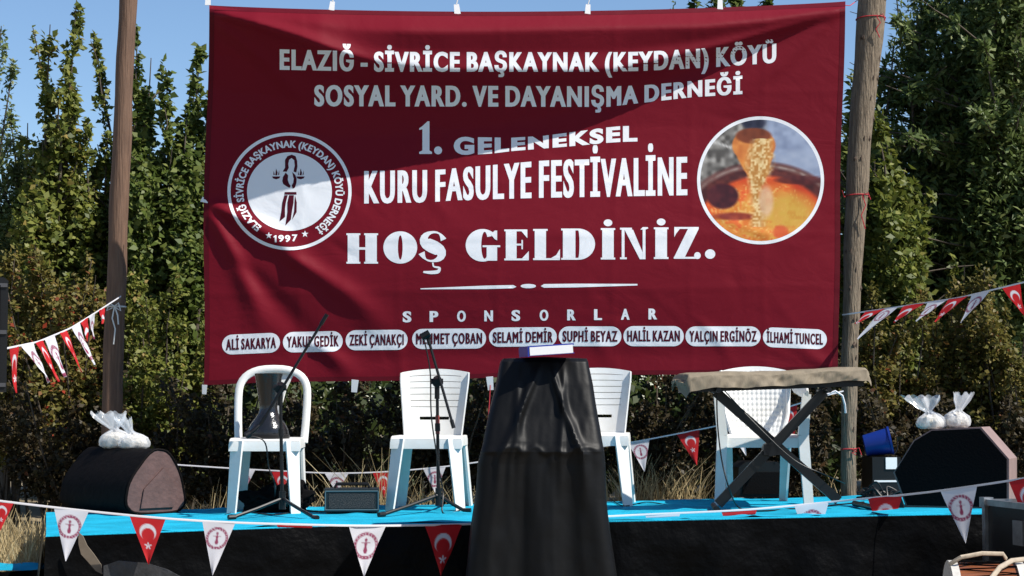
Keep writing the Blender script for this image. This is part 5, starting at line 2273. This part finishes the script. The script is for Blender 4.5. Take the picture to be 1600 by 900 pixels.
def pennant(kind, A, B, length, d1, parent, off, d2=None, sb=1.0, curl=.02, seed=0):
    """A, B ends on the tape; hangs along d1, from arc length sb on along d2"""
    nu, nv_ = 30, 44
    A, B = np.array(A), np.array(B)
    W = np.linalg.norm(B - A)
    ax = (B - A) / W
    d1 = np.array(d1, float)
    d1 /= np.linalg.norm(d1)
    u, v_ = np.meshgrid(np.linspace(0, 1, nu + 1), np.linspace(0, 1, nv_ + 1))
    s = v_ * length
    X = (u - .5) * W * (1 - v_ * .985)
    base = (A + B) / 2
    nrm = np.cross(ax, d1)
    nrm /= np.linalg.norm(nrm)
    if d2 is None:
        Pp = d1 * s[..., None]
    else:
        d2 = np.array(d2, float)
        d2 /= np.linalg.norm(d2)
        s1 = np.minimum(s, sb)
        s2 = np.maximum(s - sb, 0)
        Pp = d1 * s1[..., None] + d2 * s2[..., None]
    bulge = curl * W * 9 * (np.sin(v_ * 3.4 + seed * 2.1) * .5 * v_ + .35 * np.sin(u * 5 + seed * 1.7 + v_ * 2) * v_ + .12 * np.sin(v_ * 11 + u * 4 + seed))
    P3 = base + ax * X[..., None] + Pp + nrm * bulge[..., None]
    P3[..., 1] -= .004 * 0
    col = pennant_color(kind, X, s, W)
    q_ = np.array([(j * (nu + 1) + i, j * (nu + 1) + i + 1, (j + 1) * (nu + 1) + i + 1, (j + 1) * (nu + 1) + i) for j in range(nv_) for i in range(nu)])
    o = np_mesh('pennant', (P3 - np.array(off)).reshape(-1, 3), q_, M_pennant, parent, True,
                col=np.concatenate([col, np.ones(col.shape[:2] + (1,))], -1).reshape(-1, 4))
    o['label'] = 'white pennant with a round maroon emblem' if kind == 'w' else 'red pennant with a white crescent and star'
    return o


def bunting(label, cord, flags, r=.006):
    """cord: (px, py, Y) list; flags: (kind, xl, xr, tipx, tipy, mode)"""
    xs = [c_[0] for c_ in cord]
    def cp_(px):
        return at(px, float(np.interp(px, xs, [c_[1] for c_ in cord])), float(np.interp(px, xs, [c_[2] for c_ in cord])))
    org = cp_(xs[0])
    o = thing('bunting', label, 'bunting', org)
    n_ = 60
    path = [cp_(xs[0] + (xs[-1] - xs[0]) * i / n_) for i in range(n_ + 1)]
    for _ in range(4):
        path = [path[0]] + [(path[i - 1] + path[i] * 2 + path[i + 1]) / 4 for i in range(1, n_)] + [path[-1]]
    m = MB()
    m.tube(path, r, 6, flat=.35)
    m.build('tape', M_ribbon, o, off=org)
    pX = [p_.x for p_ in path]

    def on_path(px):
        # where the tape passes this pixel column
        best = min(range(n_ + 1), key=lambda i: abs(800 + FPX * path[i].x / (path[i].y * cp + (path[i].z - CAMZ) * sp) - px))
        f = lambda P_: 800 + FPX * P_.x / (P_.y * cp + (P_.z - CAMZ) * sp)
        i = best
        j = i + 1 if f(path[i]) < px else i - 1
        if 0 <= j <= n_ and abs(f(path[j]) - f(path[i])) > 1e-6:
            t_ = (px - f(path[i])) / (f(path[j]) - f(path[i]))
            return path[i].lerp(path[j], max(0, min(1, t_)))
        return path[i]

    for sd, (kind, xl, xr, tx, ty, mode) in enumerate(flags):
        A, B = on_path(xl), on_path(xr)
        if mode and mode[0] == 'turn':                       # pennant swung on the tape, so narrower in view than it is
            w_ = mode[1]
            c_ = (A + B) / 2
            dirx = Vector((B - A)).normalized()
            tw = Matrix.Rotation(mode[2], 3, 'Z') @ dirx
            A, B = c_ - tw * w_ / 2, c_ + tw * w_ / 2
        mid_ = (A + B) / 2
        if mode and mode[0] == 'bend':
            pennant(kind, A, B, mode[1], (0, -.05, -1), o, org, (mode[3] if len(mode) > 3 else 0, 1, .0), mode[2], .006, sd)
        else:
            T = at(tx, ty, mid_.y - .02)
            pennant(kind, A, B, (T - mid_).length, T - mid_, o, org, curl=.0075, seed=sd * 1.3)
    return o


bunting('front bunting of red and white pennants strung along the stage edge',
        [(-30, 779, 8.45), (0, 783, 8.45), (120, 797, 8.5), (250, 810, 8.52), (365, 817, 8.6), (560, 822, 8.7), (720, 820, 9.05), (960, 806, 9.42), (1170, 797, 9.5), (1300, 784, 9.62), (1450, 770, 9.3),
         (1600, 748, 9.0), (1650, 739, 8.9)],
        [('r', -14, 22, 0, 829, None), ('w', 84, 139, 103, 877, None), ('r', 202, 259, 232, 882, None), ('w', 316, 368, 332, 899, None),
         ('r', 432, 489, 0, 0, ('bend', .27, .016)), ('w', 545, 603, 568, 900, None), ('r', 664, 722, 690, 899, None),
         ('w', 1008, 1063, 0, 0, ('bend', .29, .022)), ('r', 1127, 1183, 0, 0, ('bend', .29, .03)), ('w', 1241, 1295, 0, 0, ('bend', .29, .075)),
         ('r', 1356, 1410, 0, 0, ('bend', .29, .07)), ('w', 1469, 1527, 1508, 849, None), ('r', 1576, 1636, 1612, 840, None)])
bunting('rear bunting strung low behind the chairs to the weathered pole',
        [(258, 725, 11.3), (380, 733, 11.35), (520, 740, 11.35), (600, 738, 11.35), (700, 729, 11.35), (745, 722, 11.35), (985, 692, 11.35), (1130, 664, 11.35), (1220, 640, 11.3), (1290, 617, 11.3), (1318, 611, 11.32)],
        [('w', 362, 399, 376, 778, None), ('r', 424, 460, 441, 778, None), ('w', 507, 545, 526, 770, None), ('r', 582, 614, 600, 778, None), ('w', 661, 697, 680, 770, None),
         ('w', 981, 1015, 1007, 737, None), ('r', 1057, 1093, 1089, 727, None), ('w', 1130, 1162, 1166, 712, None), ('r', 1216, 1246, 1240, 692, None)], r=.005)
bunting('left bunting hanging from the loudspeaker up to the brown pole',
        [(2, 546, 8.2), (60, 534, 9.0), (110, 513, 9.8), (150, 488, 10.7), (189, 463, 11.5)],
        [('r', 15, 29, 25, 614, None), ('w', 33, 52, 76, 598, None), ('r', 55, 67, 93, 596, None), ('w', 69, 86, 100, 590, None), ('r', 93, 104, 129, 581, None),
         ('w', 112, 124, 146, 571, None), ('r', 126, 137, 138, 533, None), ('w', 139, 149, 146, 530, None), ('r', 154, 164, 160, 506, None)], r=.005)
bunting('right bunting blowing from the weathered pole out of the picture',
        [(1316, 492, 11.3), (1400, 480, 10.9), (1500, 465, 10.4), (1600, 441, 9.9), (1650, 428, 9.7)],
        [('r', 1352, 1384, 1336, 506, None), ('w', 1378, 1404, 1340, 530, None), ('r', 1412, 1446, 1396, 503, None), ('w', 1450, 1480, 1432, 503, None), ('r', 1482, 1514, 1460, 502, None),
         ('w', 1518, 1548, 1502, 505, None), ('r', 1565, 1594, 1600, 494, None), ('w', 1612, 1640, 1640, 490, None)], r=.005)

# loose ribbon end at the right pole
a = at(1288, 618, 11.2)
strand('ribbon', 'loose white ribbon end looped over a red string at the weathered pole', 'ribbon',
       [a, at(1305, 611, 11.2), at(1316, 618, 11.22), at(1320, 632, 11.25), at(1321, 645, 11.28)], .007, M_ribbon)

# ------------------------------------------------------------------ flight case and drum at the lower right
fc = at(1640, 900, 8.6)
cz = at(1600, 792, 8.6).z
o = thing('flight_case', 'black equipment case with aluminium edges at the lower right edge', 'case', (at(1583, 850, 8.6).x + .335, 8.85, 0), R(12))
m = MB()
m.box((0, 0, cz / 2), (.60, .5, cz))
m.build('panels', M_blackplastic, o, bevel=.004)
m = MB()
for x in (-.30, .30):
    for y in (-.25, .25):
        m.box((x, y, cz / 2), (.034, .034, cz + .012))
for z in (.02, cz):
    for y in (-.25, .25):
        m.box((0, y, z), (.57, .030, .030))
    for x in (-.30, .30):
        m.box((x, 0, z), (.030, .47, .030))
m.build('edges', M_steel, o, bevel=.004)
m = MB()
for x in (-.30, .30):
    for y in (-.25, .25):
        m.box((x, y, cz), (.052, .052, .05))
m.build('corners', M_steel, o, bevel=.014, seg=3)
m = MB()
m.box((-.308, -.10, cz * .8), (.016, .10, .12))
m.build('latch', M_steel, o, bevel=.004)

dz = at(1543, 880, 8.1)
rD = .23
dc = Vector((dz.x, 8.1 + .05, dz.z - rD))
d = thing('davul_drum', 'big wooden drum lying on its shell with pale hoops and a rope strap, lower right', 'drum', (dc.x, dc.y, max(0, dc.z - rD)), R(-6))
hz = dc.z - d.location.z
ry = Matrix.Rotation(R(90), 3, 'Y')
m = MB()
m.lathe([(rD * .985, -.13), (rD * .985, .13)], (0, 0, hz), 48, ry)
m.build('shell', M_drumwood, d)
for s in (-1, 1):
    m = MB()
    m.lathe([(rD * .97, s * .165), (rD * 1.03, s * .165), (rD * 1.035, s * .130), (rD * 1.0, s * .130)], (0, 0, hz), 48, ry)
    m.build('hoop', M_skin, d)
    m = MB()
    m.lathe([(.001, s * .158), (rD * .96, s * .159)], (0, 0, hz), 48, ry)
    m.build('drumhead', M_skin, d)
m = MB()
pts = []
nz = 26
for k in range(nz * 2 + 1):
    a = 2 * math.pi * k / (nz * 2)
    x = -.135 if k % 2 == 0 else .135
    pts.append(Vector((x, rD * 1.012 * math.sin(a), hz + rD * 1.012 * math.cos(a))))
m.tube(pts, .004, 5)
m.build('lacing', M_blackfabric, d)
m = MB()
m.tube([Vector((-.17, -.08, hz + rD * .98)), Vector((-.12, -.1, hz + rD + .03)), Vector((-.02, -.06, hz + rD + .045)), Vector((.08, -.02, hz + rD + .04)), Vector((.10, .02, hz + rD + .015))], .010, 8, flat=.6)
m.tube([Vector((.0, -.17, hz + rD * .74)), Vector((.05, -.12, hz + rD * .95)), Vector((.11, -.08, hz + rD + .015)), Vector((.17, -.06, hz + rD + .02))], .012, 8, flat=.6)
m.build('strap', M_leather, d)
